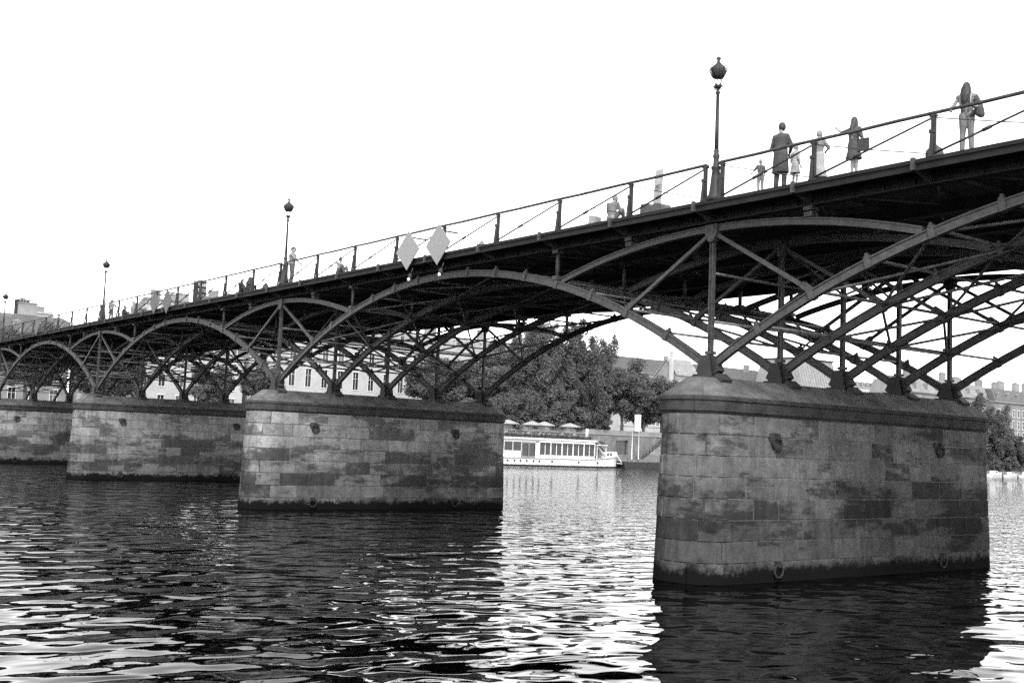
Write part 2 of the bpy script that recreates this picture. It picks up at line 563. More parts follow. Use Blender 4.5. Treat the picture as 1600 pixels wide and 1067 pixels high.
# transverse ties and wind bracing between the ribs, per span
tie = MB().tube([(0, 0, 0), (0, 13.6, 0)], .05, 6).mesh('tie_rod', M['brace_iron'])
def diag_mesh(p, q, r):
    return MB().tube([p, q], r, 5, False).mesh('brace_rod', M['brace_iron'])
brace_sets = []
for sx in (-1, 1):
    for a, c in ((1.95, 3.9), (3.9, 7.75), (7.75, 11.65)):
        xa, xb = sx*(15.5-a), sx*(15.5-c)
        brace_sets.append(((xa, main_z(xa)), (xb, main_z(xb))))
brace_sets.append(((3.85, main_z(3.85)), (-3.85, main_z(3.85))))
brace_me = []
for (xa, za), (xb, zb) in brace_sets:
    brace_me.append(diag_mesh((xa, 0, za), (xb, 3.4, zb), .05))
    brace_me.append(diag_mesh((xb, 0, zb), (xa, 3.4, za), .05))
for si, xc in enumerate(SPANS):
    for sx in (-1, 1):
        for st in STN:
            x = sx*(15.5-st)
            put('tie_rod', tie, bridge, (xc+x, 0, main_z(x)+.12))
    for y in RIBY[:-1]:
        if si < 2:
            for k, me in enumerate(brace_me):
                if k//2 in (0, 3) and y in (0, 10.2):
                    continue
                put('brace_rod', me, bridge, (xc, y, 0))
        else:
            b = MB()
            for k, ((xa, za), (xb, zb)) in enumerate(brace_sets):
                b.tube([(xa, 0, za), (xb, 3.4, zb)], .05, 4, False)
                b.tube([(xb, 0, zb), (xa, 3.4, za)], .05, 4, False)
            o = b.build('wind_bracing', M['brace_iron'], bridge, (xc, y, 0)); o['kind'] = 'stuff'
# cross frames between the posts of each pier
for x0 in PIERS:
    for z in (8.05, 9.6):
        put('tie_rod', tie, bridge, (x0, 0, z))
    for i in range(4):
        y = RIBY[i]
        if i in (1, 2):
            o = diag_mesh((x0, y, 9.65), (x0, y+3.4, 10.9), .045)
            put('brace_rod', o, bridge)
            o = diag_mesh((x0, y+3.4, 9.65), (x0, y, 10.9), .045)
            put('brace_rod', o, bridge)

# deck: edge beams, stringers, cross beams, planks, ledge and its brackets
X0, X1 = -124.0, 31.0
for si, xc in enumerate(SPANS):
    a, c = xc-15.5, xc+15.5
    for y, s in ((0, -1), (13.6, 1)):
        b = MB()
        b.box(a, c, y-.05, y+.05, 11.24, 11.90)
        b.box(a, c, y-.17, y+.17, 11.20, 11.243)
        b.box(a, c, y-.17, y+.17, 11.90, 11.95)
        b.box(a, c, y-.13, y+.13, 11.60, 11.66)
        for k in range(32):
            xx = a + (k+.5)*31/32
            b.box(xx-.025, xx+.025, y-.13, y+.13, 11.242, 11.60)
        b.build('edge_beam', M['edge_iron'], bridge)
        b = MB()
        b.box(a, c, y+s*.14 if s > 0 else y-.86, y+.86 if s > 0 else y-.14, 11.55, 11.61)
        b.box(a, c, min(y+s*.80, y+s*.88), max(y+s*.80, y+s*.88), 11.43, 11.67)
        b.box(a, c, min(y+s*.86, y+s*.93), max(y+s*.86, y+s*.93), 11.61, 11.68)
        b.build('ledge', M['edge_iron'], bridge)
    for y in RIBY[1:-1]:
        MB().box(a, c, y-.05, y+.05, 11.24, 11.62).box(a, c, y-.15, y+.15, 11.2, 11.243).build('stringer', M['iron_dark'], bridge)
    b = MB()
    for k in range(124):
        xx = a + k*.25
        b.box(xx+.006, xx+.244, .20, 13.4, 11.93, 11.99+.006*((k*7) % 3))
    o = b.build('deck_planks', M['deck_wood'], bridge); o['kind'] = 'stuff'
cross = MB().box(-.035, .035, .06, 13.54, 11.63, 11.92).box(-.11, .11, .06, 13.54, 11.60, 11.632).mesh('cross_beam', M['brace_iron'])
joist = MB().box(-.05, .05, .06, 13.54, 11.74, 11.92).mesh('joist', M['deck_wood'])
lng = MB().box(-1.90, 1.90, -.05, .05, 11.86, 12.0).mesh('deck_bearer', M['deck_wood'])
br = MB()
br.box(-.045, .045, -.86, -.14, 11.44, 11.545)
br.box(-.05, .05, -1.0, -.89, 11.44, 11.76)
br.prism([(-.14, 11.2), (-.14, 11.44), (-.80, 11.44)], 0, -.03, .03)
me_br = br.mesh('bracket', M['iron'])
NB = 8*5
for k in range(NB+1):
    x = X1 - k*S/8
    put('cross_beam', cross, bridge, (x, 0, 0))
    put('bracket', me_br, bridge, (x, 0, 0))
    if k < NB:
        put('joist', joist, bridge, (x-S/16, 0, 0))
# deck level wind bracing, light rods seen from below
wb = [diag_mesh((-3.8, 0.1, 11.56), (0, 6.7, 11.54), .055), diag_mesh((0, 0.1, 11.54), (-3.8, 6.7, 11.52), .055)]
for k in range(24):
    x = X1 - k*S/8
    for y0 in (0.05, 6.8):
        for me in wb:
            put('wind_rod', me, bridge, (x, y0, 0))

# ------------------------------------------------------------------ railing (part of the bridge)
post_b = MB()
post_b.box(-.055, .055, -.05, .05, 11.95, 13.12)
post_b.box(-.10, .10, -.06, .06, 13.06, 13.10)
post_b.prism([(-.05, 12.72), (-.05, 12.60), (-.12, 11.95), (-.18, 11.95), (-.10, 12.66)], 0, -.045, .045)
post_b.box(-.11, .11, -.12, .12, 11.95, 12.01)
post_b.box(-.075, .075, -.12, -.05, 12.60, 12.70)
me_rp = post_b.mesh('railing_post', M['iron_dark'])
post_f = MB().box(-.055, .055, -.05, .05, 11.95, 13.12).box(-.11, .11, -.12, .12, 11.95, 12.01).mesh('railing_post', M['iron_dark'])
def rail_post_xs():
    xs = []
    for k in range(NB+1):
        x = X1 - k*S/8
        if any(abs(x-p) < .1 for p in PIERS):
            xs += [x+.33, x-.40]
        else:
            xs.append(x)
    return xs
XS = rail_post_xs()
for y, me in ((0, me_rp), (13.6, post_f)):
    for i, x in enumerate(XS):
        put('railing_post', me, bridge, (x, y, 0))
    # handrail: one length between lamps
    cuts = [X1] + [p for p in PIERS] + [X0]
    for i in range(len(cuts)-1):
        a = cuts[i] - (.40 if i else 0); c = cuts[i+1] + (.33 if i < len(cuts)-2 else 0)
        pts = [(a+.12, y, 13.10), (a+.02, y, 13.165)]
        nseg = 24
        for k in range(nseg+1):
            xx = a+(c-a)*k/nseg
            pts.append((xx-.01, y, 13.16+.008*math.sin(k*2.1+i)))
        pts += [(c-.10, y, 13.165), (c-.16, y, 13.10)]
        MB().tube(pts, .05, 7).build('handrail', M['iron'], bridge)
# diagonal stays in the near railing, one heavy with a turnbuckle and one light
for i in range(len(XS)-1):
    xa, xb = XS[i], XS[i+1]
    if xa-xb < 1.5:
        continue
    b = MB()
    p, q = Vector((xa, -.02, 13.04)), Vector((xb, -.02, 12.05))
    mid = p.lerp(q, .62)
    b.tube([p, p.lerp(q, .5), mid], .030, 5)
    b.tube([mid, q], .033, 5)
    b.tube([p.lerp(q, .58), p.lerp(q, .64)], .048, 6)
    b.build('rail_stay', M['iron_dark'], bridge)
    b = MB()
    p, q = Vector((xb, .03, 13.04)), Vector((xa, .03, 12.05))
    b.tube([p, p.lerp(q, .5)-Vector((0, 0, .02)), q], .015, 5)
    b.build('rail_stay', M['iron'], bridge)

# ------------------------------------------------------------------ piers
WB, WT, YA, YB, ZCB, ZCT = 1.369, 1.193, -.346, 13.80, 5.10, 5.63
WREF = 1.28
LST = YB-YA
PER = 2*LST + 2*PI*WREF
def stad(s, wv, off=0.0):
    """point of the rounded pier outline: s runs up the +x side, round the far nose, down the -x side, round the near nose"""
    s %= PER
    a = PI*WREF
    r = wv+off
    if s < LST: return (r, YA+s)
    s -= LST
    if s < a:
        t = s/WREF
        return (r*math.cos(t), YB+r*math.sin(t))
    s -= a
    if s < LST: return (-r, YB-s)
    s -= LST
    t = PI+s/WREF
    return (r*math.cos(t), YA+r*math.sin(t))
def wz(z):
    return WB + (WT-WB)*z/ZCB
def s_cols(s0, s1):
    """columns along the outline: straight runs need none, noses every 0.3 m"""
    a = PI*WREF
    marks = [0, LST, LST+a, 2*LST+a, PER]
    cols = [s0]
    s = s0
    brk = [m+PER*k for k in (-1, 0, 1) for m in marks]
    pts = set(round(m, 5) for m in brk if s0+.02 < m < s1-.02)
    k = math.ceil(s0/.32)
    while k*.32 < s1:
        v = k*.32
        q = v % PER
        if (LST < q < LST+a or q > 2*LST+a) and s0+.08 < v < s1-.08:
            pts.add(round(v, 5))
        k += 1
    return [s0]+sorted(pts)+[s1]
def block(b, s0, s1, z0, z1, prof0, gap=.007, bev=.022, proud=.0):
    cols = s_cols(s0+gap, s1-gap)
    cs = [(cols[0], -.026), (cols[0]+bev, proud)] + [(c, proud) for c in cols[1:-1]] + [(cols[-1]-bev, proud), (cols[-1], -.026)]
    rows = [(z0+gap, -.026), (z0+gap+bev*.8, 0), (z1-gap-bev*.8, 0), (z1-gap, -.026)]
    vs, fs = [], []
    for z, zo in rows:
        for s, so in cs:
            o = min(zo, 0)+(so if so < 0 else proud if zo == 0 else 0)
            o = max(o, -.06)
            x, y = stad(s, prof0(z), o)
            vs.append((x, y, z))
    nc = len(cs)
    for i in range(3):
        for j in range(nc-1):
            fs.append((i*nc+j, i*nc+j+1, (i+1)*nc+j+1, (i+1)*nc+j))
    b.add(vs, fs)
    return b
prng = random.Random(21)
pier_parts = []        # (name, mesh, kind)
NC, CH = 9, (ZCB+.66)/9
far_mas = MB()
for c in range(NC):
    z0, z1 = -.66+c*CH, -.66+(c+1)*CH
    s = prng.uniform(0, .9) + (0.6 if c % 2 else 0) - 4.2
    start = s
    while s < start+PER-.7:
        ln = prng.uniform(1.15, 1.95)
        e = s+ln
        if e > start+PER-.9: e = start+PER
        q = (s+ln/2) % PER
        far_side = LST+PI*WREF*.75 < q < 2*LST+PI*WREF*1.1
        tgt = far_mas if far_side else MB()
        block(tgt, s, e, z0, z1, wz, proud=prng.uniform(.0, .022))
        if not far_side:
            pier_parts.append(('stone', tgt.mesh('stone', M['ashlar']), None))
        s = e
pier_parts.append(('rear_masonry', far_mas.mesh('rear_masonry', M['ashlar']), 'stuff'))
core = MB()
NS = 60
ss = [PER*i/NS for i in range(NS)]
rings = [(-1.5, wz(-1.5)-.012), (ZCB+.02, WT-.012)]
vs = [(*stad(s, r), z) for z, r in rings for s in ss]
core.add(vs, [(i, (i+1) % NS, NS+(i+1) % NS, NS+i) for i in range(NS)] + [tuple(range(NS, 2*NS))])
pier_parts.append(('core', core.mesh('core', M['joint']), None))
# cornice: stones with a fascia and a lip
def profile_piece(name, s0, s1, prof, m, gap=.008):
    b = MB()
    cols = s_cols(s0+gap, s1-gap)
    vs, fs = [], []
    n = len(prof)
    for s in cols:
        for wv, z in prof:
            x, y = stad(s, wv)
            vs.append((x, y, z))
    for j in range(len(cols)-1):
        for i in range(n-1):
            fs.append((j*n+i, (j+1)*n+i, (j+1)*n+i+1, j*n+i+1))
    fs.append(tuple(reversed(range(n))) )
    fs.append(tuple(range((len(cols)-1)*n, len(cols)*n)))
    b.add(vs, fs)
    return (name, b.mesh(name, m), None)
cprof = [(1.0, 5.09), (1.20, 5.09), (1.235, 5.15), (1.285, 5.18), (1.285, 5.48), (1.335, 5.51), (1.335, 5.60), (1.29, 5.64), (.95, 5.69)]
s = -3.4
while s < PER-3.6:
    e = min(s+prng.uniform(1.9, 2.5), PER-3.4)
    if PER-3.4-e < 1: e = PER-3.4
    pier_parts.append(profile_piece('cornice_stone', s, e, cprof, M['cornice']))
    s = e
kprof = [(.2, 5.62), (1.24, 5.645), (1.22, 5.70), (.48, 6.235), (.2, 6.26)]
s = -3.0
while s < PER-3.2:
    e = min(s+prng.uniform(1.6, 2.6), PER-3.0)
    if PER-3.0-e < 1: e = PER-3.0
    pier_parts.append(profile_piece('cap_stone', s, e, kprof, M['cap'], .006))
    s = e
pl = MB()
vs = [(*stad(s_, .46), z) for z in (5.9, 6.252) for s_ in ss]
pl.add(vs, [(i, (i+1) % NS, NS+(i+1) % NS, NS+i) for i in range(NS)] + [tuple(range(NS, 2*NS))])
pier_parts.append(('ridge_course', pl.mesh('ridge_course', M['cap']), None))
# mooring rings on the river face
def ring_mesh():
    b = MB()
    n = 18
    pts = [(.075, .20*math.sin(2*PI*k/n), -.18+.20*math.cos(2*PI*k/n)) for k in range(n+1)]
    b.tube(pts, .038, 6, False)
    b.box(-.05, .13, -.08, .08, -.06, .12)
    return b.mesh('mooring_ring', M['ringiron'])
me_ring = ring_mesh()
nb = MB()
nb.add([(.012, -.34+.5*0, -.42), (.012, .30, -.42), (.012, .36, .10), (.012, .1, .26), (.012, -.44, .24), (.012, -.52, 0)], [(0, 1, 2, 3, 4, 5)])
me_niche_shade = MB().prism([(-.16, -.30), (.16, -.30), (.22, .06), (.06, .16), (-.28, .16), (-.36, .0)], 0, -.05, .030).mesh('niche_shade_plate', M['cornice'])  # raised dark plate imitating the shade of a niche behind the ring
pier_labels = ['nearest and largest pale ashlar bridge pier with mooring rings, right of the moored white boat',
               'stone bridge pier second nearest, just left of the white restaurant boat',
               'stone bridge pier third from the right, partly hidden by the second nearest one',
               'farthest visible stone bridge pier, cut by the left edge of the photo']
for k, x0 in enumerate(PIERS):
    pr = thing('bridge_pier', pier_labels[k], 'bridge pier', (x0, 0, 0), 0, 'stone piers under the footbridge')
    for nm, me, kd in pier_parts:
        o = put(nm, me, pr)
        if kd: o['kind'] = kd
        if k and nm in ('stone', 'rear_masonry'):
            o.material_slots[0].link = 'OBJECT'; o.material_slots[0].material = M['ashlar_pale']
    for y, z in ((1.75, 4.35), (10.9, 4.35), (1.75, .42), (10.9, .42)):
        rg = put('mooring_ring', me_ring, pr, (wz(z)+.02, y, z+.1))
        if z > 1:
            put('niche_shade_plate', me_niche_shade, rg)

# ------------------------------------------------------------------ lamps on the bridge
lb = MB().lathe([(.27, 11.93), (.27, 12.06), (.22, 12.16), (.19, 12.35), (.155, 12.7), (.125, 12.95), (.16, 13.0), (.16, 13.05), (.10, 13.1), (.085, 13.3), (.105, 13.36), (.115, 13.42), (.075, 13.5), (.09, 13.58), (.06, 13.64)], 14)
me_lbase = lb.mesh('base', M['iron_dark'])
me_lcol = MB().lathe([(.070, 13.62), (.062, 14.4), (.050, 15.44), (.075, 15.47), (.07, 15.54), (.04, 15.58), (.04, 15.68)], 10).mesh('column', M['iron_dark'])
sp = MB()
sp.lathe([(.03, 15.62), (.10, 15.66), (.14, 15.72), (.115, 15.735), (.03, 15.70)], 12)
for k in range(6):
    t = k*PI/3
    c, s_ = math.cos(t), math.sin(t)
    sp.tube([(.05*c, .05*s_, 15.6), (.13*c, .13*s_, 15.64), (.17*c, .17*s_, 15.72), (.14*c, .14*s_, 15.76)], .012, 5)
me_lsp = sp.mesh('cradle', M['iron_dark'])
me_lglass = MB().lathe([(.09, 15.74), (.115, 15.86), (.125, 15.99)], 16).mesh('globe', M['glass'])
hd = MB()
hd.lathe([(.11, 15.97), (.165, 16.04), (.21, 16.13), (.245, 16.24), (.235, 16.31), (.17, 16.39), (.095, 16.45), (.055, 16.51), (.04, 16.57), (.08, 16.63), (.07, 16.66), (.02, 16.69)], 14)
for k in range(10):
    t = 2*PI*k/10
    c, s_ = math.cos(t), math.sin(t)
    hd.tube([(.15*c, .15*s_, 15.98), (.22*c, .22*s_, 16.10), (.285*c, .285*s_, 16.24), (.25*c, .25*s_, 16.31)], .02, 5)
me_lhead = hd.mesh('hood', M['iron_dark'])
lamp_lb = ['nearest and tallest iron lamp post on the bridge rail above the right pier',
           'iron lamp post beside the standing man in pale clothes',
           'small iron lamp post second from the left edge, above the third pier',
           'tiny distant iron lamp post at the far left edge of the bridge']
for k, x0 in enumerate(PIERS):
    t = thing('street_lamp', lamp_lb[k], 'lamp post', (x0, .05, 0), 0, 'lamp posts along the bridge')
    put('base', me_lbase, t); put('column', me_lcol, t); put('cradle', me_lsp, t); put('globe', me_lglass, t); put('hood', me_lhead, t)

# ------------------------------------------------------------------ navigation boards hung on the railing
def diamond(cx, cz, hw, hh, label, lamp=True):
    t = thing('navigation_sign', label, 'sign', (cx, -1.03, cz), 0, 'diamond navigation boards on the bridge rail')
    me = MB().prism([(-hw, 0), (0, -hh), (hw, 0), (0, hh)], 1, -.018, .018)
    me.build('board', M['board' if lamp else 'board_grey'], t)
    b = MB()
    b.box(-.05, .05, .02, .06, -hh*.75, hh*.80)
    b.box(-.03, .03, .02, 1.0, hh*.70-.03, hh*.70+.03)
    b.box(-hw*.6, hw*.6, .02, .05, -.04, .04)
    b.build('mount', M['iron_dark'], t)
    if lamp:
        b = MB()
        b.tube([(.35, .10, -hh*.9), (.30, .02, -hh-.22)], .025, 6)
        b.lathe([(.03, 0), (.085, .05), (.10, .2), (.06, .28), (.02, .31)], 10, (.30, .0, -hh-.46))
        b.cur = 1
        b.lathe([(.02, 0), (.06, .02), (.075, .11), (.04, .16)], 10, (.30, -.06, -hh-.52))
        b.build('signal_lamp', [M['iron_dark'], M['white']], t)
diamond(-16.77, 12.07, .93, .86, 'left pale diamond board of the nearest pair hung on the bridge rail')
diamond(-14.40, 12.07, .93, .87, 'right pale diamond board of the nearest pair hung on the bridge rail')
diamond(-47.85, 12.14, .82, .78, 'left grey diamond board of the farther pair above the second arch', False)
diamond(-45.55, 12.05, .86, .79, 'right grey diamond board of the farther pair above the second arch', False)
diamond(-76.4, 12.14, .82, .74, 'single small diamond board far down the bridge near the last lamps', False)
# ------------------------------------------------------------------ far bank: quay wall, stairs, poles
def quay_wall():
    t = thing('quay_wall', 'long pale stone quay wall behind the white boat', 'wall', (-143, 60, 1.5))
    b = MB()
    ya, yb = -200-60, 560-60
    oa, ob, oz0, oz1 = 67.8, 71.2, .95, 3.8
    b.box(-.3, .6, ya, oa, 0, 4.75); b.box(-.3, .6, ob, yb, 0, 4.75); b.box(-.3, .6, oa, ob, oz1, 4.75); b.box(-.3, .6, oa, ob, 0, oz0)
    b.build('wall', M['quaystone'], t)
    b = MB()
    b.box(-.4, .75, ya, yb, 4.752, 5.0)
    b.build('coping', M['limestone_grey'], t)
    b = MB(); b.box(-.1, .35, ya, yb, 5.003, 5.75)
    b.build('parapet', M['limestone_grey'], t)
    b = MB(); b.box(-.25, .1, oa, ob, oz0, oz1)
    b.build('doorway', M['pane'], t)
quay_wall()
t = thing('quay_stairs', 'stone stair with sloping iron railing rising along the quay wall', 'stairs', (-142.2, 133.5, 1.5))
for k in range(14):
    MB().box(.02, 1.75, k*.52, 7.6, .336*k, .336*(k+1)-.004).build('step', M['quaystone'], t)
b = MB()
b.beam((1.8, .0, .9), (1.8, 7.6, 5.7), .12, .12, (1, 0, 0)); b.beam((1.8, 0, .35), (1.8, 7.6, 5.15), .08, .08, (1, 0, 0))
for k in range(9):
    b.box(1.76, 1.84, k*.9, k*.9+.08, k*.9*.64, k*.9*.64+.95)
b.build('railing', M['iron_dark'], t)
for y, h, lb in ((128.1, 6.0, 'taller white pole standing on the lower quay beside the stairs'), (129.9, 5.4, 'shorter thin pale pole on the lower quay, nearer the stairs')):
    t = thing('flag_pole', lb, 'pole', (-138, y, 1.5), 0, 'poles on the lower quay')
    MB().lathe([(.16, 0), (.16, .25), (.085, .3), (.07, h), (.10, h+.02), (.06, h+.14)], 8).build('pole', M['white'], t)
    MB().lathe([(.22, 0), (.22, .1), (.12, .16)], 8).build('foot', M['iron_dark'], t)
t = thing('banner', 'tall blank white banner hanging above the quay wall', 'banner', (-142.2, 133.5, 7.25))
MB().box(-.03, .03, -.85, .85, .1, 3.4).build('cloth', M['offwhite'], t)
MB().box(-.08, .0, -.95, -.87, 0, 3.6).box(-.08, 0, .87, .95, 0, 3.6).box(-.06, -.035, -.95, .95, 3.45, 3.55).build('frame', M['iron_dark'], t)

# ------------------------------------------------------------------ buildings
def win_mesh(wd, ht, kind='flat'):
    fr = MB()
    fr.box(-.05, .10, -wd/2-.12, wd/2+.12, -.16, -.0)              # sill
    fr.box(-.04, .05, -wd/2-.1, -wd/2, 0, ht); fr.box(-.04, .05, wd/2, wd/2+.1, 0, ht)
    fr.box(-.04, .12, -wd/2-.18, wd/2+.18, ht, ht+.18)
    fr.box(-.16, -.10, -.035, .035, 0, ht)
    fr.box(-.16, -.10, -wd/2, wd/2, ht*.62, ht*.62+.06)
    pn = MB().box(-.26, -.20, -wd/2, wd/2, 0, ht)
    return fr.mesh('window', M['frame']), pn.mesh('pane', M['pane'])
WINS = {}
def building(name, label, x, y0, y1, z0, ze, depth, floors, pitch, ww, roof=('mansard', 4.5), wall='limestone', roofm='slate', chim=3, dorm=True, seed=0, skip=None):
    """floors: list of (sill z, window height). Faces the river (+X)."""
    rr = random.Random(seed)
    t = thing(name, label, 'building', (x, y0, z0))
    Ln, H = y1-y0, ze-z0
    n = max(1, int(Ln/pitch))
    off = (Ln-n*pitch)/2 + pitch/2
    cen = [off+i*pitch for i in range(n)]
    b = MB()
    ycut = [0]+sum([[c-ww/2, c+ww/2] for c in cen], [])+[Ln]
    zcut = [0]+sum([[s-z0, s-z0+h] for s, h in floors], [])+[H]
    for j in range(len(zcut)-1):
        if j % 2 == 0:
            b.quad((0, 0, zcut[j]), (0, Ln, zcut[j]), (0, Ln, zcut[j+1]), (0, 0, zcut[j+1]))
            continue
        for i in range(len(ycut)-1):
            ya, yb, za, zb = ycut[i], ycut[i+1], zcut[j], zcut[j+1]
            if i % 2 == 0:
                b.quad((0, ya, za), (0, yb, za), (0, yb, zb), (0, ya, zb))
            else:
                d = -.3
                b.quad((0, ya, za), (d, ya, za), (d, ya, zb), (0, ya, zb))
                b.quad((d, yb, za), (0, yb, za), (0, yb, zb), (d, yb, zb))
                b.quad((d, ya, za), (0, ya, za), (0, yb, za), (d, yb, za))
                b.quad((0, ya, zb), (d, ya, zb), (d, yb, zb), (0, yb, zb))
    b.quad((-depth, Ln, 0), (-depth, 0, 0), (-depth, 0, H), (-depth, Ln, H))
    b.quad((-depth, 0, 0), (0, 0, 0), (0, 0, H), (-depth, 0, H))
    b.quad((0, Ln, 0), (-depth, Ln, 0), (-depth, Ln, H), (0, Ln, H))
    b.quad((0, 0, H), (0, Ln, H), (-depth, Ln, H), (-depth, 0, H))
    b.build('wall', M[wall], t)
    for s, h in floors:
        key = (ww, h)
        if key not in WINS:
            WINS[key] = win_mesh(ww, h)
        for c in cen:
            f = put('window', WINS[key][0], t, (0, c, s-z0))
            put('pane', WINS[key][1], f)
    b = MB()
    b.box(-depth-.3, .45, -.3, Ln+.3, H+.003, H+.35)
    b.box(.003, .18, 0, Ln, floors[0][0]-z0-.65, floors[0][0]-z0-.42)
    b.build('cornice', M[wall], t)
    kind, rh = roof
    b = MB()
    z = H+.353
    if kind == 'mansard':
        k = 1.1
        b.prism([(.2, z), (.2-k, z+rh*.72), (-depth/2, z+rh), (-depth-.2+k, z+rh*.72), (-depth-.2, z)], 1, 0, Ln)
    elif kind == 'gable':
        b.prism([(.3, z), (-depth/2, z+rh), (-depth-.3, z)], 1, 0, Ln)
    else:
        b.box(-depth, 0, 0, Ln, z, z+rh)
    rf = b.build('roof', M[roofm], t)
    if dorm and kind == 'mansard':
        d0 = MB()
        d0.box(-1.0, .1, -.75, .75, 0, 1.7); d0.prism([(-.95, 1.70), (.95, 1.70), (0, 2.3)], 0, -1.0, .2)
        dm = d0.mesh('dormer', M[wall])
        pm = MB().box(.10, .13, -.45, .45, .3, 1.45).mesh('dormer_pane', M['pane'])
        me = bpy.data.meshes.new('dormer')
        for c in cen[::1 if pitch > 3 else 2]:
            d1 = MB()
            d1.v = list(d0.v); d1.f = list(d0.f); d1.sm = list(d0.sm); d1.mi = list(d0.mi); d1.cur = 1
            break
        d1.box(.103, .13, -.45, .45, .3, 1.45)
        dm = d1.mesh('dormer', [M[wall], M['pane']])
        for c in cen[::1 if pitch > 3 else 2]:
            put('dormer', dm, rf, (-.15, c, z+.5))
    for k in range(chim):
        y = Ln*(k+.5)/chim + rr.uniform(-.8, .8)
        hh = rr.uniform(1.2, 2.2)
        wd = rr.uniform(.9, 1.9)
        xx = -depth*rr.uniform(.3, .55)
        b = MB()
        b.box(xx-.45, xx+.45, y-wd, y+wd, z+rh*.6, z+rh+hh)
        b.box(xx-.55, xx+.55, y-wd-.1, y+wd+.1, z+rh+hh+.002, z+rh+hh+.18)
        m = int(wd*2/.5)
        for q in range(m):
            yy = y-wd+.3+q*.5
            b.lathe([(.13, 0), (.10, .6+.2*rr.random())], 6, (xx, yy, z+rh+hh+.18))
        b.build('chimney', M['limestone_grey'], rf)
    return t
building('palace', 'long white palace front with tall narrow windows seen through the bridge', -178, 64, 129, STREET, 23.2, 16, [(8.2, 3.2), (13.4, 3.6), (18.6, 2.6)], 3.6, 1.25, ('mansard', 3.6), 'limestone', 'zinc', 5, True, 1)
building('apartment_building', 'lower pale building behind the third pier, beyond the quay trees', -176, 34, 62, STREET, 17.5, 14, [(7.6, 2.4), (11.6, 2.2), (15.0, 1.6)], 3.4, 1.2, ('mansard', 3.6), 'limestone', 'slate', 3, True, 2)
building('apartment_building', 'grey building at the far left, low behind the dark arches', -184, -18, 32, STREET, 19.0, 14, [(7.6, 2.4), (11.6, 2.2), (15.4, 1.9)], 3.5, 1.2, ('mansard', 4.2), 'limestone_grey', 'slate', 4, True, 3)
building('rooftop_block', 'pale roof block with chimney between the left tower and the third lamp post', -300, 54, 59.3, STREET, 34.2, 9, [(28.5, 1.6), (31.8, 1.5)], 2.6, 1.0, ('flat', .3), 'limestone', 'zinc', 1, False, 4)
building('rooftop_block', 'low pale rooftops behind the railing, left of the farther tower', -300, 86, 101, STREET, 40.6, 10, [(33, 1.7), (37, 1.7)], 2.8, 1.1, ('gable', 1.7), 'limestone', 'slate', 3, False, 6)
building('rooftop_block', 'low grey rooftops behind the railing, right of the farther tower', -300, 104, 116, STREET, 42.4, 10, [(35, 1.7), (39, 1.7)], 2.8, 1.1, ('gable', 2.3), 'limestone_grey', 'slate', 2, False, 7)
def tower(label, x, y0, y1, z1, seed):
    t = thing('tower', label, 'tower', (x, (y0+y1)/2, STREET))
    hw = (y1-y0)/2
    H = z1-STREET
    b = MB()
    ch = hw*.45
    poly = [(0, -hw), (0, hw-ch), (-ch, hw), (-2*hw, hw), (-2*hw, -hw)]
    b.prism(poly, 2, 0, H)
    b.build('wall', M['tower'], t)
    b = MB()
    b.prism([(.25, -hw-.2), (.25, hw-ch+.1), (-ch+.1, hw+.25), (-2*hw-.2, hw+.25), (-2*hw-.2, -hw-.2)], 2, H+.003, H+.5)
    b.box(-hw*1.4, -hw*.6, -hw*.4, hw*.3, H+.502, H+1.2)
    b.build('roof', M['slate'], t)
    rr = random.Random(seed)
    for zz, lit in ((H-1.7, 1), (H-3.9, .5), (H-6.4, .2), (H-8.8, .2), (H-11.4, .2)):
        for c in (-.52, -.08, .34):
            f = MB().box(.003, .09, c*hw-.62, c*hw+.62, zz, zz+1.15).build('window', M['frame'], t)
            MB().box(.093, .11, c*hw-.5, c*hw+.5, zz+.1, zz+1.05).build('pane', M['pane'] if lit < .9 else M['limestone'], f)  # top row: lit look put into the panes by a pale stone colour
M['tower'] = mat('brown_stone', .022, .3, .5, .9, 0, .2, .02, 6, .1)
tower('dark blocky tower on the skyline at the far left beside the last lamp post', -420, 77.9, 82.4, 49.6, 1)
tower('grey tower rising behind the railing right of the farther diamond boards', -420, 147, 151.4, 64.8, 2)
# behind the near pier
building('distant_block', 'long grey distant roofs just right of the tall riverside trees', -330, 255, 420, STREET, 36.5, 18, [(26, 2), (31, 2)], 3.4, 1.2, ('gable', 7.2), 'limestone_grey', 'slate', 3, False, 8)
t = thing('gabled_house', 'gabled house with pale roof and a slim chimney left of the near pier', 'building', (-250, 250, STREET))
b = MB(); b.prism([(-5, 0), (5, 0), (5, 23.2), (0, 28.4), (-5, 23.2)], 1, 0, 11); b.build('wall', M['limestone_grey'], t)
b = MB(); b.prism([(5.4, 22.9), (0, 28.5), (-5.4, 22.9), (-5.4, 23.3), (0, 29.0), (5.4, 23.3)], 1, -.4, 11.4); rf = b.build('roof', M['zinc'], t)
b = MB(); b.box(3.2, 4.2, -1.9, -.8, 0, 30.5); b.box(3.1, 4.3, -2.0, -.7, 30.502, 30.8); b.build('chimney', M['limestone'], t)
for yy in (1.6, 5, 8.4):
    for zz in (15, 19.2):
        f = MB().box(5.003, 5.1, yy-.65, yy+.65, zz, zz+2).build('window', M['frame'], t)
        MB().box(5.103, 5.13, yy-.5, yy+.5, zz+.12, zz+1.9).build('pane', M['pane'], f)
building('low_building', 'pale low building at the foot of the gabled house', -225, 205, 238, STREET, 21.5, 12, [(11, 2.2), (16, 2.2)], 3.4, 1.2, ('gable', 2.4), 'limestone', 'zinc', 2, False, 9)
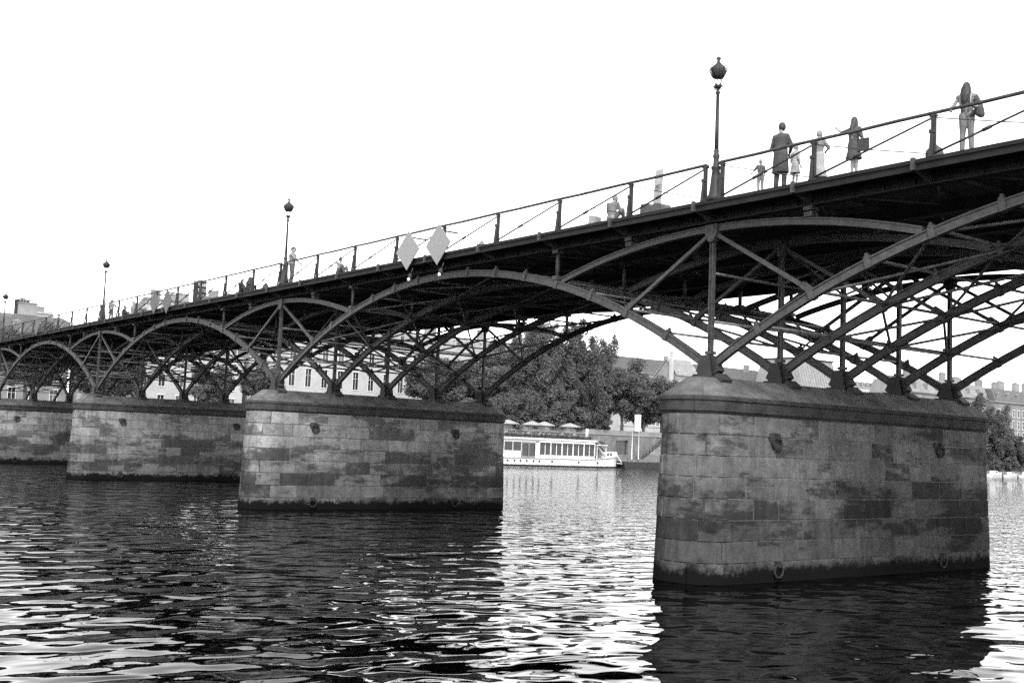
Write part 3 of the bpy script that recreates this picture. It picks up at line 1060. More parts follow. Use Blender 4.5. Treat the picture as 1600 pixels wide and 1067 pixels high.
# palace pavilion with a steep ribbed roof
t = thing('pavilion', 'palace pavilion with a steep ribbed roof seen through the near arches', 'building', (-300, 386, STREET))
b = MB(); b.box(-26, 0, 0, 28, 0, 28.2); b.build('wall', M['limestone_grey'], t)
b = MB(); b.prism([(.6, 28.4), (-3.2, 41.4), (-22.8, 41.4), (-26.6, 28.4)], 1, .0, 28); rf = b.build('roof', M['zinc'], t)
for k in range(15):
    yy = .6+k*1.9
    MB().beam((.66, yy, 28.5), (-3.1, yy, 41.3), .35, .35, (0, 1, 0)).build('roof_rib', M['limestone_grey'], rf)
b = MB(); b.box(-23.3, -2.6, -.5, 28.5, 41.45, 42.1); b.build('ridge_rail', M['iron_dark'], rf)
b = MB(); b.box(-26.6, .7, -.6, 28.6, 27.6, 28.39); b.build('cornice', M['limestone'], t)
for zz in (13, 20):
    for k in range(7):
        f = MB().box(.003, .12, 2+k*4-1, 2+k*4+1, zz, zz+3.6).build('window', M['frame'], t)
        MB().box(.123, .14, 2+k*4-.8, 2+k*4+.8, zz+.2, zz+3.4).build('pane', M['pane'], f)
building('palace_wing', 'white wing of the palace to the right of the ribbed pavilion roof', -300, 416, 444, STREET, 37.0, 18, [(22, 3), (29, 3)], 4, 1.6, ('mansard', 3.2), 'limestone', 'slate', 2, True, 10)
building('distant_block', 'small grey distant block between the last two ribs over the near pier', -300, 470, 512, STREET, 35.5, 18, [(22, 3), (29, 2.6)], 4, 1.6, ('mansard', 4.2), 'limestone_grey', 'zinc', 4, True, 11)
# right edge
building('apartment_building', 'pale long apartment block rising behind the trees right of the near pier', -153, 247, 286, STREET, 22.2, 13, [(7.8, 2.2), (11.4, 2.2), (15.0, 2.2), (18.8, 1.9)], 2.7, 1.1, ('mansard', 4.6), 'limestone_grey', 'limestone_grey', 4, True, 12)
building('apartment_building', 'apartment house with dark mansard roof and rows of windows at the right edge', -151, 286.6, 330, STREET, 21.6, 13, [(7.4, 2.2), (10.8, 2.2), (14.1, 2.2), (17.6, 2.0)], 2.75, 1.15, ('mansard', 4.4), 'limestone_grey', 'slate', 7, True, 13)

# ------------------------------------------------------------------ trees
def tree_proto(seed, H, rad, trunk_h, kind):
    """returns trunk mesh, crown mesh; origin at the foot"""
    rr = random.Random(seed)
    tb = MB()
    top = Vector((rr.uniform(-.3, .3), rr.uniform(-.3, .3), H*.62))
    tb.tube([(0, 0, -.3), (0.05, .1, trunk_h*.5), (top.x*.4, top.y*.4, trunk_h), tuple(top)], [H*.022, H*.018, H*.015, H*.004], 7)
    clumps = []
    nl = 20 if kind == 'spray' else 15
    for k in range(nl):
        a = 2*PI*k/nl*1.618*2 + rr.uniform(-.3, .3)
        zs = trunk_h*.75 + (H*.55-trunk_h*.75)*(k/nl)
        if kind == 'spray':
            rd = rad*rr.uniform(.35, .95)
            ze = min(H*.98, zs + H*rr.uniform(.30, .52))
        else:
            rd = rad*rr.uniform(.6, 1.0)*(1-.35*k/nl)
            ze = min(H*.93, zs+H*rr.uniform(.12, .34))
        p0 = Vector((top.x*.4, top.y*.4, zs)); p2 = Vector((rd*math.cos(a), rd*math.sin(a), ze))
        p1 = p0.lerp(p2, .5)+Vector((0, 0, -H*.03 if kind == 'spray' else H*.02))
        tb.tube([p0, p1, p2], [H*.009, H*.006, H*.002], 5, False)
        for q in (.45, .65, .82, 1.0):
            c = p0.lerp(p2, q)+Vector((rr.uniform(-1, 1), rr.uniform(-1, 1), rr.uniform(-.5, .9)))*rad*.16
            clumps.append((c, rad*rr.uniform(.20, .34)))
        if kind == 'spray':
            for q in range(2):
                c = p2+Vector((rr.uniform(-.5, .5), rr.uniform(-.5, .5), rr.uniform(.2, 1.8)))
                clumps.append((c, rad*rr.uniform(.10, .18)))
    for k in range(26):
        a = rr.uniform(0, 2*PI); z = rr.uniform(trunk_h*.8, H*.8)
        e = math.sin(PI*min(1, max(0, (z-trunk_h*.7)/(H-trunk_h*.7)))**.8)
        clumps.append((Vector((rad*e*.8*math.cos(a), rad*e*.8*math.sin(a), z)), rad*rr.uniform(.2, .3)))
    vs, fs = [], []
    for c, r in clumps:
        nleaf = int(190*(r/1.1)**1.6)+45
        for k in range(nleaf):
            d = Vector((rr.gauss(0, 1), rr.gauss(0, 1), rr.gauss(0, 1)))
            d.normalize()
            p = c + Vector((d.x, d.y, d.z*(1.25 if kind == 'spray' else .8)))*r*(rr.random()**.45)
            s = rr.uniform(.13, .29)
            u = Vector((rr.gauss(0, 1), rr.gauss(0, 1), rr.gauss(0, .7))); u.normalize()
            v = u.cross(Vector((rr.gauss(0, 1), rr.gauss(0, 1), rr.gauss(0, 1)))); v.normalize()
            i = len(vs)
            vs += [p-u*s, p+v*s*.55, p+u*s*1.1, p-v*s*.55]
            fs.append((i, i+1, i+2, i+3))
    return tb.mesh('trunk', M['bark']), vs, fs
def crown_mesh(vs, fs, m):
    me = bpy.data.meshes.new('crown')
    me.from_pydata([tuple(v) for v in vs], [], fs)
    me.materials.append(m)
    return me
PROTO = {}
for nm, args, m in (('tall', (1, 20, 5.2, 2.0, 'spray'), 'leaf'), ('tall2', (2, 20, 4.6, 1.8, 'spray'), 'leaf'), ('round', (3, 14, 4.8, 4.2, 'round'), 'leaf_dark'),
                    ('round2', (4, 14, 5.0, 3.8, 'round'), 'leaf'), ('bush', (5, 6, 3.0, .5, 'round'), 'leaf_pale'), ('hedge', (8, 6, 3.4, .3, 'round'), 'leaf_dark'), ('dark', (6, 14, 4.6, 3.2, 'round'), 'leaf_dark')):
    tk, vs, fs = tree_proto(*args)
    PROTO[nm] = (tk, crown_mesh(vs, fs, M[m]), args[1])
def tree(nm, x, y, z, h, label, wide=1.0, rz=None, name='tree', group='trees along the far bank'):
    tk, cr, H = PROTO[nm]
    s = h/H
    t = thing(name, label, name, (x, y, z), rnd.uniform(0, 6.28) if rz is None else rz, group)
    put('trunk', tk, t, scale=(s*wide, s*wide, s)); put('crown', cr, t, scale=(s*wide, s*wide, s))
    return t
TREES = [
 ('tall', -147.5, 111, 20.5, 1.0, 'tall feathery tree rising behind the parasols of the boat'),
 ('tall2', -148.5, 118.5, 21.5, 1.05, 'tallest feathery tree of the clump, behind the bow of the boat'),
 ('tall', -146.5, 124.5, 19.5, .95, 'feathery tree at the right side of the tall clump above the bow'),
 ('tall2', -150, 105, 17.5, 1.05, 'feathery tree at the left side of the tall clump, above the boat cabin'),
 ('round2', -146, 115, 11.5, 1.0, 'lower bushy tree in front of the tall clump, over the quay wall'),
 ('round2', -145.8, 105.5, 9.5, 1.0, 'low bushy tree behind the leftmost parasol'),
 ('round', -146.5, 133, 17.3, 1.05, 'dark round tree above the white banner'),
 ('dark', -147.5, 140.5, 15.8, 1.15, 'dark round tree beside the near pier, right of the banner'),
 ('round', -150, 148, 13.5, 1.2, 'smaller dark tree half hidden by the near pier'),
 ('round', -152, 90, 15.0, 1.1, 'dark tree seen through the last ribs of the second pier, left one'),
 ('dark', -154, 97, 16.2, 1.15, 'dark tree seen through the last ribs of the second pier, tallest one'),
 ('round2', -150, 101, 14.0, 1.1, 'dark tree just left of the second pier end, with leaning trunks'),
 ('round', -152, 55, 10.5, 1.0, 'tree behind the second pier nose, left of the white palace'),
 ('round2', -153, 46.5, 9.8, 1.05, 'tree seen through the third pier ribs beside a pale building'),
 ('dark', -152, 30, 13.0, 1.1, 'tree behind the third pier post'),
 ('round', -160, 19, 14.5, 1.1, 'tree behind the farthest arches at the left'),
 ('dark', -176, 36, 16.5, 1.0, 'tree top showing above the deck between the last lamp posts, right one'),
 ('round2', -190, 27, 16.5, 1.1, 'tree top showing above the deck between the last lamp posts, left one'),
 ('round', -188, 19.5, 15.0, 1.1, 'tree top behind the farthest lamp post'),
 ('tall', -141.5, 250, 17.0, 1.1, 'tall tree directly right of the near pier on the far bank'),
 ('tall2', -142.5, 259.5, 19.5, 1.1, 'tallest tree right of the near pier, below the pale block'),
 ('tall', -141, 268.5, 17.0, 1.05, 'tree in front of the dark mansard roofs at the right edge'),
 ('round', -142, 276.5, 13.0, 1.0, 'round tree hiding the lower storeys at the right edge'),
 ('dark', -140, 284, 9.5, 1.0, 'low dark tree cut by the right edge of the photo'),
 ('round', -146, 240, 12.0, 1.0, 'tree mostly hidden by the right end of the near pier'),
 ('round2', -240, 300, 20.0, 1.2, 'distant pale tree in front of the ribbed pavilion'),
 ('round', -330, 357, 25.5, 1.3, 'distant low tree line between the first two ribs of the near pier'),
]
for nm, x, y, h, wd, lb in TREES:
    tree(nm, x, y, STREET if x < -143 else 1.5, h, lb, wd)
for y, h, lb in ((94, 6.0, 'dark shrubbery behind the leftmost parasol'), (100, 6.8, 'dark shrubbery behind the middle parasols'), (106.5, 6.2, 'dark shrubbery behind the rightmost parasol'),
               (112.5, 7.0, 'dark shrubbery right of the rightmost parasol'), (118.5, 6.0, 'dark shrubbery above the quay wall behind the bow'), (124.5, 5.0, 'dark shrubbery above the quay doorway')):
    tree('hedge', -144.9, y, STREET, h, lb, 1.15, name='shrub', group='shrubs along the quay wall')
for k, (x, y, h, lb) in enumerate(((-137.5, 254, 3.4, 'pale bush on the bank right of the near pier, left one'), (-137, 262.5, 3.0, 'pale bush above the small white boats'),
                      (-138, 271, 4.2, 'larger pale bush near the right edge'), (-136.5, 279.5, 3.2, 'pale bush at the right edge by the water'), (-141.3, 121, 3.6, 'bush growing at the foot of the quay wall behind the bow'),
                      (-141.6, 112.5, 3.8, 'bush at the foot of the quay wall behind the boat cabin'))):
    tree('bush', x, y, 1.5, h, lb, 1.2, name='bush', group='bushes by the water')

# ------------------------------------------------------------------ white restaurant boat
bt = thing('restaurant_boat', 'long white restaurant boat with a windowed cabin moored at the far quay', 'boat', (-131.6, 95, 0))
def hull():
    b = MB()
    st = [(-27, .5, 1.5), (-26, 2.1, 1.5), (-22, 2.6, 1.48), (0, 2.65, 1.45), (14, 2.6, 1.5), (18.5, 2.2, 1.75), (21.4, 1.2, 2.0), (22.9, .12, 2.2)]
    vs = []
    for y, hw, zt in st:
        for sx in (1, -1):
            vs += [(sx*hw*.86, y-(.5 if y > 20 else 0), -.4), (sx*hw*.98, y, .32), (sx*hw, y, zt)]
    fs = []
    for i in range(len(st)-1):
        a, c = i*6, (i+1)*6
        for j in range(2):
            fs.append((a+j, c+j, c+j+1, a+j+1)); fs.append((a+3+j, a+4+j, c+4+j, c+3+j))
        fs.append((a+2, c+2, c+5, a+5))
    b.add(vs, fs)
    b.build('hull', M['white'], bt)
    # black boot topping
    b = MB()
    vs = []
    for y, hw, zt in st:
        for sx in (1, -1):
            vs += [(sx*(hw*.88+.012), y-(.5 if y > 20 else 0), -.4), (sx*(hw*.985+.012), y+(.03 if y > 20 else 0), .25)]
    fs = []
    for i in range(len(st)-1):
        a, c = i*4, (i+1)*4
        fs.append((a, c, c+1, a+1)); fs.append((a+2, a+3, c+3, c+2))
    b.add(vs, fs); b.build('waterline', M['iron_dark'], bt)
    b = MB()
    for i in range(len(st)-1):
        (ya, ha, za), (yb, hb, zb) = st[i], st[i+1]
        b.beam((ha+.04, ya, za-.08), (hb+.04, yb, zb-.08), .10, .12)
    b.build('rubbing_strake', M['limestone_grey'], bt)
hull()
port = MB().lathe([(.22, 0), (.22, .04), (.15, .06)], 12)
for y in (-24, -16, -4.7, -3.2, -1.9, -.5, 1.0, 2.3, 5.2, 11.4, 16):
    b = MB()
    n = 12
    c0 = [(2.70, y+.2*math.cos(2*PI*k/n), .92+.2*math.sin(2*PI*k/n)) for k in range(n)]
    b.add(c0+[(2.60, p[1], p[2]) for p in c0], [tuple(range(n))]+[(k, k+n, (k+1) % n+n, (k+1) % n) for k in range(n)])
    b.build('porthole', M['pane'], bt)
# cabin: wall panels, posts, roof
CX = 2.15
b = MB()
b.box(CX-.06, CX, -22, -1.4, 1.46, 2.62); b.box(CX-.06, CX, 2.6, 15.6, 1.46, 2.02); b.box(CX-.06, CX, 1.75, 2.55, 1.46, 4.3)
b.box(CX-.06, CX, -22, 15.6, 4.16, 4.62); b.box(-CX, CX-.06, 15.5, 15.6, 1.46, 2.3); b.box(-CX, -CX+.06, -22, 15.6, 1.46, 4.6)
b.build('cabin', M['white'], bt)
b = MB(); b.box(CX-.12, CX-.07, -22, 15.6, 1.5, 4.4); b.box(-CX+.1, CX-.13, 15.44, 15.48, 2.3, 4.5)
b.build('glazing', M['pane'], bt)
for k in range(11):
    y = 2.6+k*1.3
    MB().box(CX-.05, CX+.035, y-.06 if k % 2 else y-.12, y+.06 if k % 2 else y+.12, 2.02, 4.16).build('mullion', M['white'], bt)
for y in (-20, -17.4, -14.8, -12.2, -9.6, -7, -5.2, -3.3, -1.4):
    MB().box(CX-.05, CX+.035, y-.05, y+.05, 2.62, 4.16).build('mullion', M['white'], bt)
for ya, yb in ((-1.25, .2), (.28, 1.7)):
    d = MB()
    d.box(CX+.0, CX+.03, ya, ya+.09, 1.5, 4.1); d.box(CX, CX+.03, yb-.09, yb, 1.5, 4.1); d.box(CX, CX+.03, ya+.09, yb-.09, 3.95, 4.1); d.box(CX, CX+.03, ya+.09, yb-.09, 1.5, 1.75)
    d.build('door', M['limestone_grey'], bt)
b = MB()
b.box(-2.5, 2.5, -23, 15.9, 4.66, 4.95); b.box(-1.5, 2.4, 15.9, 18.6, 4.05, 4.2)
b.build('roof', M['white'], bt)
for k in range(5):
    MB().box(2.2, 2.62, 2.7+k*2.6, 4.9+k*2.6, 4.22, 4.42).build('awning', M['offwhite'], bt)
b = MB()
for y in (16.2, 18.4):
    b.box(2.0, 2.12, y, y+.12, 1.6, 4.05); b.box(-1.4, -1.28, y, y+.12, 1.6, 4.05)
b.build('canopy_post', M['white'], bt)
b = MB(); b.prism([(18.6, 1.72), (22.6, 2.12), (22.3, 3.0), (18.9, 2.9)], 0, -.9, .9); fo = b.build('forecastle', M['white'], bt)
for y in (20.1, 20.8):
    MB().box(.903, .95, y-.22, y+.22, 2.2, 2.75).build('fore_window', M['pane'], fo)
b = MB(); b.beam((1.6, 16.4, 4.0), (1.6, 19, 1.9), .6, .12); b.beam((1.95, 16.6, 4.6), (1.95, 19.2, 2.6), .06, .06)
b.build('stair', M['white'], bt)
b = MB()
b.beam((.3, 22.6, 2.5), (0, 24.4, 1.0), .16, .2); b.beam((0, 23.2, .9), (0, 26.2, .62), .3, .12)
b.build('gangway', M['white'], bt)
b = MB()
for k in range(33):
    y = -22.5+k*1.2
    b.box(2.38, 2.42, y-.02, y+.02, 4.953, 5.85)
for z in (5.25, 5.55, 5.85):
    b.box(2.37, 2.43, -22.8, 15.9, z, z+.04)
b.build('roof_rail', M['iron_dark'], bt)
# planters along the roof edge
rr = random.Random(5)
for k in range(15):
    y = -12+k*1.85
    t = thing('planter', 'box of dark shrubs on the roof edge of the white boat', 'planter', (-131.6+1.95, 95+y, 4.955), 0, 'planters on the boat roof')
    MB().box(-.25, .25, -.8, .8, 0, .4).build('box', M['cloth_dark'], t)
    b = MB()
    for q in range(90):
        p = Vector((rr.gauss(0, .15), rr.uniform(-.85, .85), .40+abs(rr.gauss(0, .18))))
        u = Vector((rr.gauss(0, 1), rr.gauss(0, 1), rr.gauss(0, 1))).normalized()*rr.uniform(.06, .12); v = u.cross(Vector((rr.gauss(0, 1), rr.gauss(0, 1), 1))).normalized()*.06
        b.quad(p-u, p-v, p+u, p+v)
    b.build('shrub', M['leaf_dark'], t)
def parasol(x, y, z, w, label):
    t = thing('parasol', label, 'parasol', (x, y, z), 0, 'white parasols on the boat roof')
    MB().lathe([(.25, 0), (.25, .08), (.04, .1), (.03, 2.9)], 8).build('pole', M['white'], t)
    b = MB()
    n = 8
    vs = [(0, 0, 3.02)]+[(w*.5*math.cos(2*PI*k/n), w*.5*math.sin(2*PI*k/n), 2.72) for k in range(n)]+[(w*math.cos(2*PI*k/n), w*math.sin(2*PI*k/n), 2.36) for k in range(n)]+[(w*1.0*math.cos(2*PI*k/n), w*1.0*math.sin(2*PI*k/n), 2.22) for k in range(n)]
    fs = [(0, 1+k, 1+(k+1) % n) for k in range(n)]
    for r in (0, 1):
        fs += [(1+r*n+k, 1+(r+1)*n+k, 1+(r+1)*n+(k+1) % n, 1+r*n+(k+1) % n) for k in range(n)]
    b.add(vs, fs).build('canopy', M['cloth_white'], t)
for x, y, wd, lb in ((-132.3, 92.6, 2.0, 'leftmost white parasol on the boat roof, near the second pier'), (-132.6, 98.3, 1.9, 'second white parasol from the left on the boat roof'),
                     (-132.2, 100.8, 1.9, 'third white parasol on the boat roof, overlapping its left neighbour'), (-132.4, 107, 2.0, 'rightmost white parasol on the boat roof')):
    parasol(x, y, 4.955, wd, lb)
t = thing('menu_board', 'narrow white upright board at the end of the boat terrace', 'board', (-130.6, 109.6, 4.955))
MB().box(-.04, .04, -.3, .3, .3, 2.1).build('panel', M['white'], t); MB().box(-.05, .05, -.3, -.22, 0, .3).box(-.05, .05, .22, .3, 0, .3).build('feet', M['iron_dark'], t)
# dark moored pontoon right of the bow, small white boats at the right edge
t = thing('pontoon', 'low dark moored barge right of the white boat bow', 'barge', (-132.5, 119.8, 0))
b = MB(); b.prism([(0, -.3), (17, -.3), (18, 1.2), (-.5, 1.2)], 0, -2.2, 1.6); b.build('hull', M['iron_dark'], t)
b = MB(); b.box(-2.0, 1.4, 0, 17.4, 1.203, 1.3); b.build('deck', M['deck_wood'], t)
b = MB()
for k in range(7): b.box(1.5, 1.55, .5+k*2.7, .55+k*2.7, 1.2, 2.0)
o = b.build('rail_posts', M['iron_dark'], t); o['kind'] = 'stuff'
def small_boat(x, y, label, sc=1.0):
    t = thing('small_boat', label, 'boat', (x, y, 0), 0, 'small white boats at the right edge')
    b = MB()
    st = [(-2.6, .8, .75), (-1.5, 1.0, .7), (.8, 1.0, .78), (2.2, .6, .95), (3.1, .05, 1.15)]
    vs = []
    for yy, hw, zt in st:
        for sx in (1, -1): vs += [(sx*hw*.6, yy, -.2), (sx*hw, yy, zt)]
    fs = []
    for i in range(4):
        a, c = i*4, i*4+4
        fs += [(a, c, c+1, a+1), (a+2, a+3, c+3, c+2), (a+1, c+1, c+3, a+3)]
    fs.append((0, 1, 3, 2))
    b.add(vs, fs).build('hull', M['white'], t)
    MB().prism([(-1.0, .76), (1.1, .76), (.5, 1.45), (-.8, 1.5)], 0, -.6, .6).build('cabin', M['white'], t)
    MB().box(.603, .63, -.6, .35, 1.0, 1.35).build('cabin_window', M['pane'], t)
    MB().tube([(0, 0, 1.4), (0, -.15, 3.0)], .03, 5).build('mast', M['limestone_grey'], t)
    t.scale = (sc,)*3
small_boat(-132.8, 254, 'small white cabin boat nearest the pier at the right bank', 1.15)
small_boat(-132.6, 262, 'small white cabin boat in the middle of the right bank', 1.0)
small_boat(-132.8, 270.5, 'small white cabin boat nearest the right edge', 1.1)
#@@PEOPLE@@
# ------------------------------------------------------------------ people
def remeshed(b, name, m, voxel, parent=None, extra=None, smooth=2):
    """closed overlapping shapes fused into one continuous surface"""
    me0 = b.mesh('tmp', m)
    o = bpy.data.objects.new('tmp', me0)
    COL.objects.link(o)
    md = o.modifiers.new('r', 'REMESH'); md.mode = 'VOXEL'; md.voxel_size = voxel; md.use_smooth_shade = True
    if smooth:
        ms = o.modifiers.new('s', 'SMOOTH'); ms.iterations = smooth; ms.factor = .5
    dg = bpy.context.evaluated_depsgraph_get()
    me = bpy.data.meshes.new_from_object(o.evaluated_get(dg), depsgraph=dg)
    me.name = name
    bpy.data.objects.remove(o)
    if extra is not None:
        nb = len(me.vertices)
        q = MB(); q.v = [tuple(v.co) for v in me.vertices]; q.f = [tuple(p.vertices) for p in me.polygons]
        q.sm = [True]*len(q.f); q.mi = [0]*len(q.f)
        q.add(extra.v, extra.f, True)
        me = q.mesh(name, m)
    return put(name, me, parent)
def capsule(b, p, q, r0, r1, n=10):
    p, q = Vector(p), Vector(q)
    d = (q-p).normalized()
    b.tube([p-d*r0*.98, p-d*r0*.75, p-d*r0*.4, p, q, q+d*r1*.4, q+d*r1*.75, q+d*r1*.98], [r0*.2, r0*.66, r0*.92, r0, r1, r1*.92, r1*.66, r1*.2], n)
def loft(b, secs, n=14):
    vs, fs = [], []
    for c, rx, ry in secs:
        for k in range(n):
            t = 2*PI*k/n
            vs.append((c[0]+rx*math.cos(t), c[1]+ry*math.sin(t), c[2]))
    m = len(secs)
    for i in range(m-1):
        for k in range(n):
            fs.append((i*n+k, i*n+(k+1) % n, (i+1)*n+(k+1) % n, (i+1)*n+k))
    fs.append(tuple(reversed(range(n)))); fs.append(tuple(range((m-1)*n, m*n)))
    return b.add(vs, fs, True)
def ellipsoid(b, c, rx, ry, rz, n=12, m=8):
    prof = [(max(math.sin(PI*i/m), .05), -math.cos(PI*i/m)) for i in range(m+1)]
    t = MB().lathe(prof, n)
    b.add([(c[0]+v[0]*rx, c[1]+v[1]*ry, c[2]+v[2]*rz) for v in t.v], t.f, True)
STAND = dict(pel=(0, 0, .95), che=(0, .0, 1.30), nek=(0, .01, 1.46), hed=(0, .03, 1.60),
             sl=(-.165, 0, 1.37), el=(-.225, -.02, 1.10), wl=(-.21, .08, .86), sr=(.165, 0, 1.37), er=(.225, -.02, 1.10), wr=(.21, .08, .86),
             hl=(-.09, 0, .92), kl=(-.10, .02, .50), al=(-.11, -.02, .08), hr=(.09, 0, .92), kr=(.10, .02, .50), ar=(.11, -.02, .08), look=0)
SIT = dict(STAND, pel=(0, 0, .12), che=(0, .06, .48), nek=(0, .10, .63), hed=(0, .13, .78),
           sl=(-.18, .07, .58), el=(-.25, .16, .34), wl=(-.14, .36, .30), sr=(.18, .07, .58), er=(.25, .16, .34), wr=(.14, .36, .30),
           hl=(-.10, .02, .12), kl=(-.17, .38, .42), al=(-.12, .52, .07), hr=(.10, .02, .12), kr=(.17, .38, .42), ar=(.12, .52, .07))
CHAIR = dict(SIT, pel=(0, 0, .52), che=(0, .02, .90), nek=(0, .03, 1.06), hed=(0, .05, 1.20), sl=(-.18, .02, 1.0), el=(-.24, .1, .74), wl=(-.15, .32, .74),
             sr=(.18, .02, 1.0), er=(.24, .1, .74), wr=(.15, .32, .74), hl=(-.1, 0, .5), kl=(-.12, .42, .5), al=(-.12, .42, .08), hr=(.1, 0, .5), kr=(.12, .42, .5), ar=(.12, .42, .08))
def person(label, loc, rz, H, pose, top='cloth_dark', legs='cloth_mid', hair='hair_dark', long_hair=False, skirt=None, sleeves=True, coat=None, group='people on the bridge', voxel=.016, far=False):
    P = {k: (Vector(v) if hasattr(v, '__len__') else v) for k, v in pose.items()}
    t = thing('person', label, 'person', loc, rz, group)
    s = H/1.72
    b = MB()
    hd = P['hed']
    # trunk, limbs, neck, head as one surface
    capsule(b, P['pel']+Vector((-.06, 0, 0)), P['pel']+Vector((.06, 0, 0)), .115, .115)
    capsule(b, P['pel'].lerp(P['che'], .25), P['che'], .115, .125)
    capsule(b, P['che']+Vector((-.08, 0, .03)), P['che']+Vector((.08, 0, .03)), .10, .10)
    capsule(b, P['sl'], P['sr'], .055, .055)
    capsule(b, P['nek']-Vector((0, .01, .06)), hd-Vector((0, .03, .04)), .056, .050)
    fv = Vector((math.sin(P['look']), math.cos(P['look']), 0))
    rv = Vector((fv.y, -fv.x, 0))
    ellipsoid(b, hd+Vector((0, 0, .02)), .078, .095, .112)
    ellipsoid(b, hd+fv*.035-Vector((0, 0, .055)), .055, .060, .060)
    for sx in (-1, 1):
        ellipsoid(b, hd+rv*sx*.078-fv*.005, .016, .022, .034, 8, 6)
    capsule(b, hd+fv*.092+Vector((0, 0, .01)), hd+fv*.108-Vector((0, 0, .022)), .012, .016, 8)
    for a, e, w_ in (('sl', 'el', 'wl'), ('sr', 'er', 'wr')):
        capsule(b, P[a], P[e], .052, .040); capsule(b, P[e], P[w_], .040, .027)
        d = (P[w_]-P[e]).normalized()
        capsule(b, P[w_]+d*.03, P[w_]+d*.075, .030, .034, 8)
    for h, k, a in (('hl', 'kl', 'al'), ('hr', 'kr', 'ar')):
        capsule(b, P[h], P[k], .086, .058); capsule(b, P[k], P[k].lerp(P[a], .35), .058, .055); capsule(b, P[k].lerp(P[a], .35), P[a], .055, .036)
        capsule(b, P[a]+Vector((0, -.03, -.03)), P[a]+Vector((0, .12, -.048)), .036, .028)
    ex = None
    if not far:
        ex = MB()
        for e, w_, sd in (('el', 'wl', -1), ('er', 'wr', 1)):
            d = (P[w_]-P[e]).normalized()
            side = d.cross(Vector((0, 1, .2))).normalized()
            nrm = side.cross(d)
            for f, ln in ((-.027, .062), (-.009, .075), (.009, .070), (.026, .055)):
                p0 = P[w_]+d*.085+side*f
                p1 = p0+d*ln*.55+nrm*.008; p2 = p1+d*ln*.4+nrm*.025
                ex.tube([p0, p1, p2], [.0095, .0085, .007], 6)
            p0 = P[w_]+d*.045+side*(.03*sd)
            p1 = p0+side*sd*.025+d*.03+nrm*.012
            ex.tube([p0, p1, p1+d*.03+nrm*.006], [.012, .010, .008], 6)
    body = remeshed(b, 'body', M['skin'], voxel, t, ex)
    if not far:
        e = MB()
        for sx in (-1, 1):
            ellipsoid(e, hd+rv*sx*.032+fv*.082+Vector((0, 0, .022)), .012, .012, .008, 8, 6)
        capsule(e, hd+fv*.092-rv*.02-Vector((0, 0, .055)), hd+fv*.092+rv*.02-Vector((0, 0, .055)), .006, .006, 6)
        e.build('face', M['hair_dark'], t)
    # top
    c = MB()
    pe, ce, nk = P['pel'], P['che'], P['nek']
    loft(c, [(pe-Vector((0, 0, .06)), .165, .125), (pe.lerp(ce, .25), .155, .12), (pe.lerp(ce, .5), .150, .115), (pe.lerp(ce, .85), .175, .13), (ce+Vector((0, 0, .05)), .185, .14), (nk-Vector((0, 0, .05)), .13, .105), (nk+Vector((0, 0, .01)), .078, .078)])
    for a_ in ('sl', 'sr'):
        capsule(c, nk-Vector((0, .015, .045)), P[a_]+Vector((0, 0, .005)), .064, .070)
    if sleeves:
        for a, e, w_ in (('sl', 'el', 'wl'), ('sr', 'er', 'wr')):
            capsule(c, P[a], P[e], .070, .056)
            if sleeves == 'long':
                capsule(c, P[e], P[e].lerp(P[w_], .9), .056, .042)
    if coat:
        loft(c, [(pe-Vector((0, 0, coat)), .225, .185), (pe-Vector((0, 0, coat*.5)), .205, .165), (pe+Vector((0, 0, .02)), .185, .145), (pe.lerp(ce, .5), .172, .132), (ce, .18, .135)])
    remeshed(c, 'top', M[top], voxel, t)
    # lower clothing
    c = MB()
    if skirt:
        loft(c, [(pe-Vector((0, 0, skirt)), .13+.17*skirt+.04, .12+.14*skirt+.03), (pe-Vector((0, 0, skirt*.5)), .19, .155), (pe+Vector((0, 0, .0)), .18, .14), (pe+Vector((0, 0, .1)), .155, .12)])
        remeshed(c, 'skirt', M[legs], voxel, t)
    else:
        for h, k, a in (('hl', 'kl', 'al'), ('hr', 'kr', 'ar')):
            capsule(c, P[h], P[k], .102, .074); capsule(c, P[k], P[a]+Vector((0, 0, .03)), .074, .062)
        remeshed(c, 'trousers', M[legs], voxel, t)
    c = MB()
    for a in ('al', 'ar'):
        capsule(c, P[a]+Vector((0, -.03, -.03)), P[a]+Vector((0, .14, -.045)), .046, .036)
    remeshed(c, 'shoes', M['leather'], voxel, t)
    c = MB()
    ellipsoid(c, hd-fv*.020+Vector((0, 0, .040)), .095, .106, .122)
    if long_hair:
        capsule(c, hd-fv*.05, P['nek']-fv*.08-Vector((0, 0, .10)), .085, .075)
        capsule(c, P['nek']-fv*.09, P['che']-fv*.13-Vector((0, 0, .02)), .085, .05)
        for sx in (-1, 1):
            capsule(c, hd+rv*sx*.075-fv*.01, P['nek']+rv*sx*.085-Vector((0, 0, .1)), .035, .035)
    remeshed(c, 'hair', M[hair], voxel*.9, t)
    for ch in t.children:
        ch.scale = (s, s, s)
    return t
DZ = 12.03
def on_deck(x, y=.55): return (x, y, DZ)
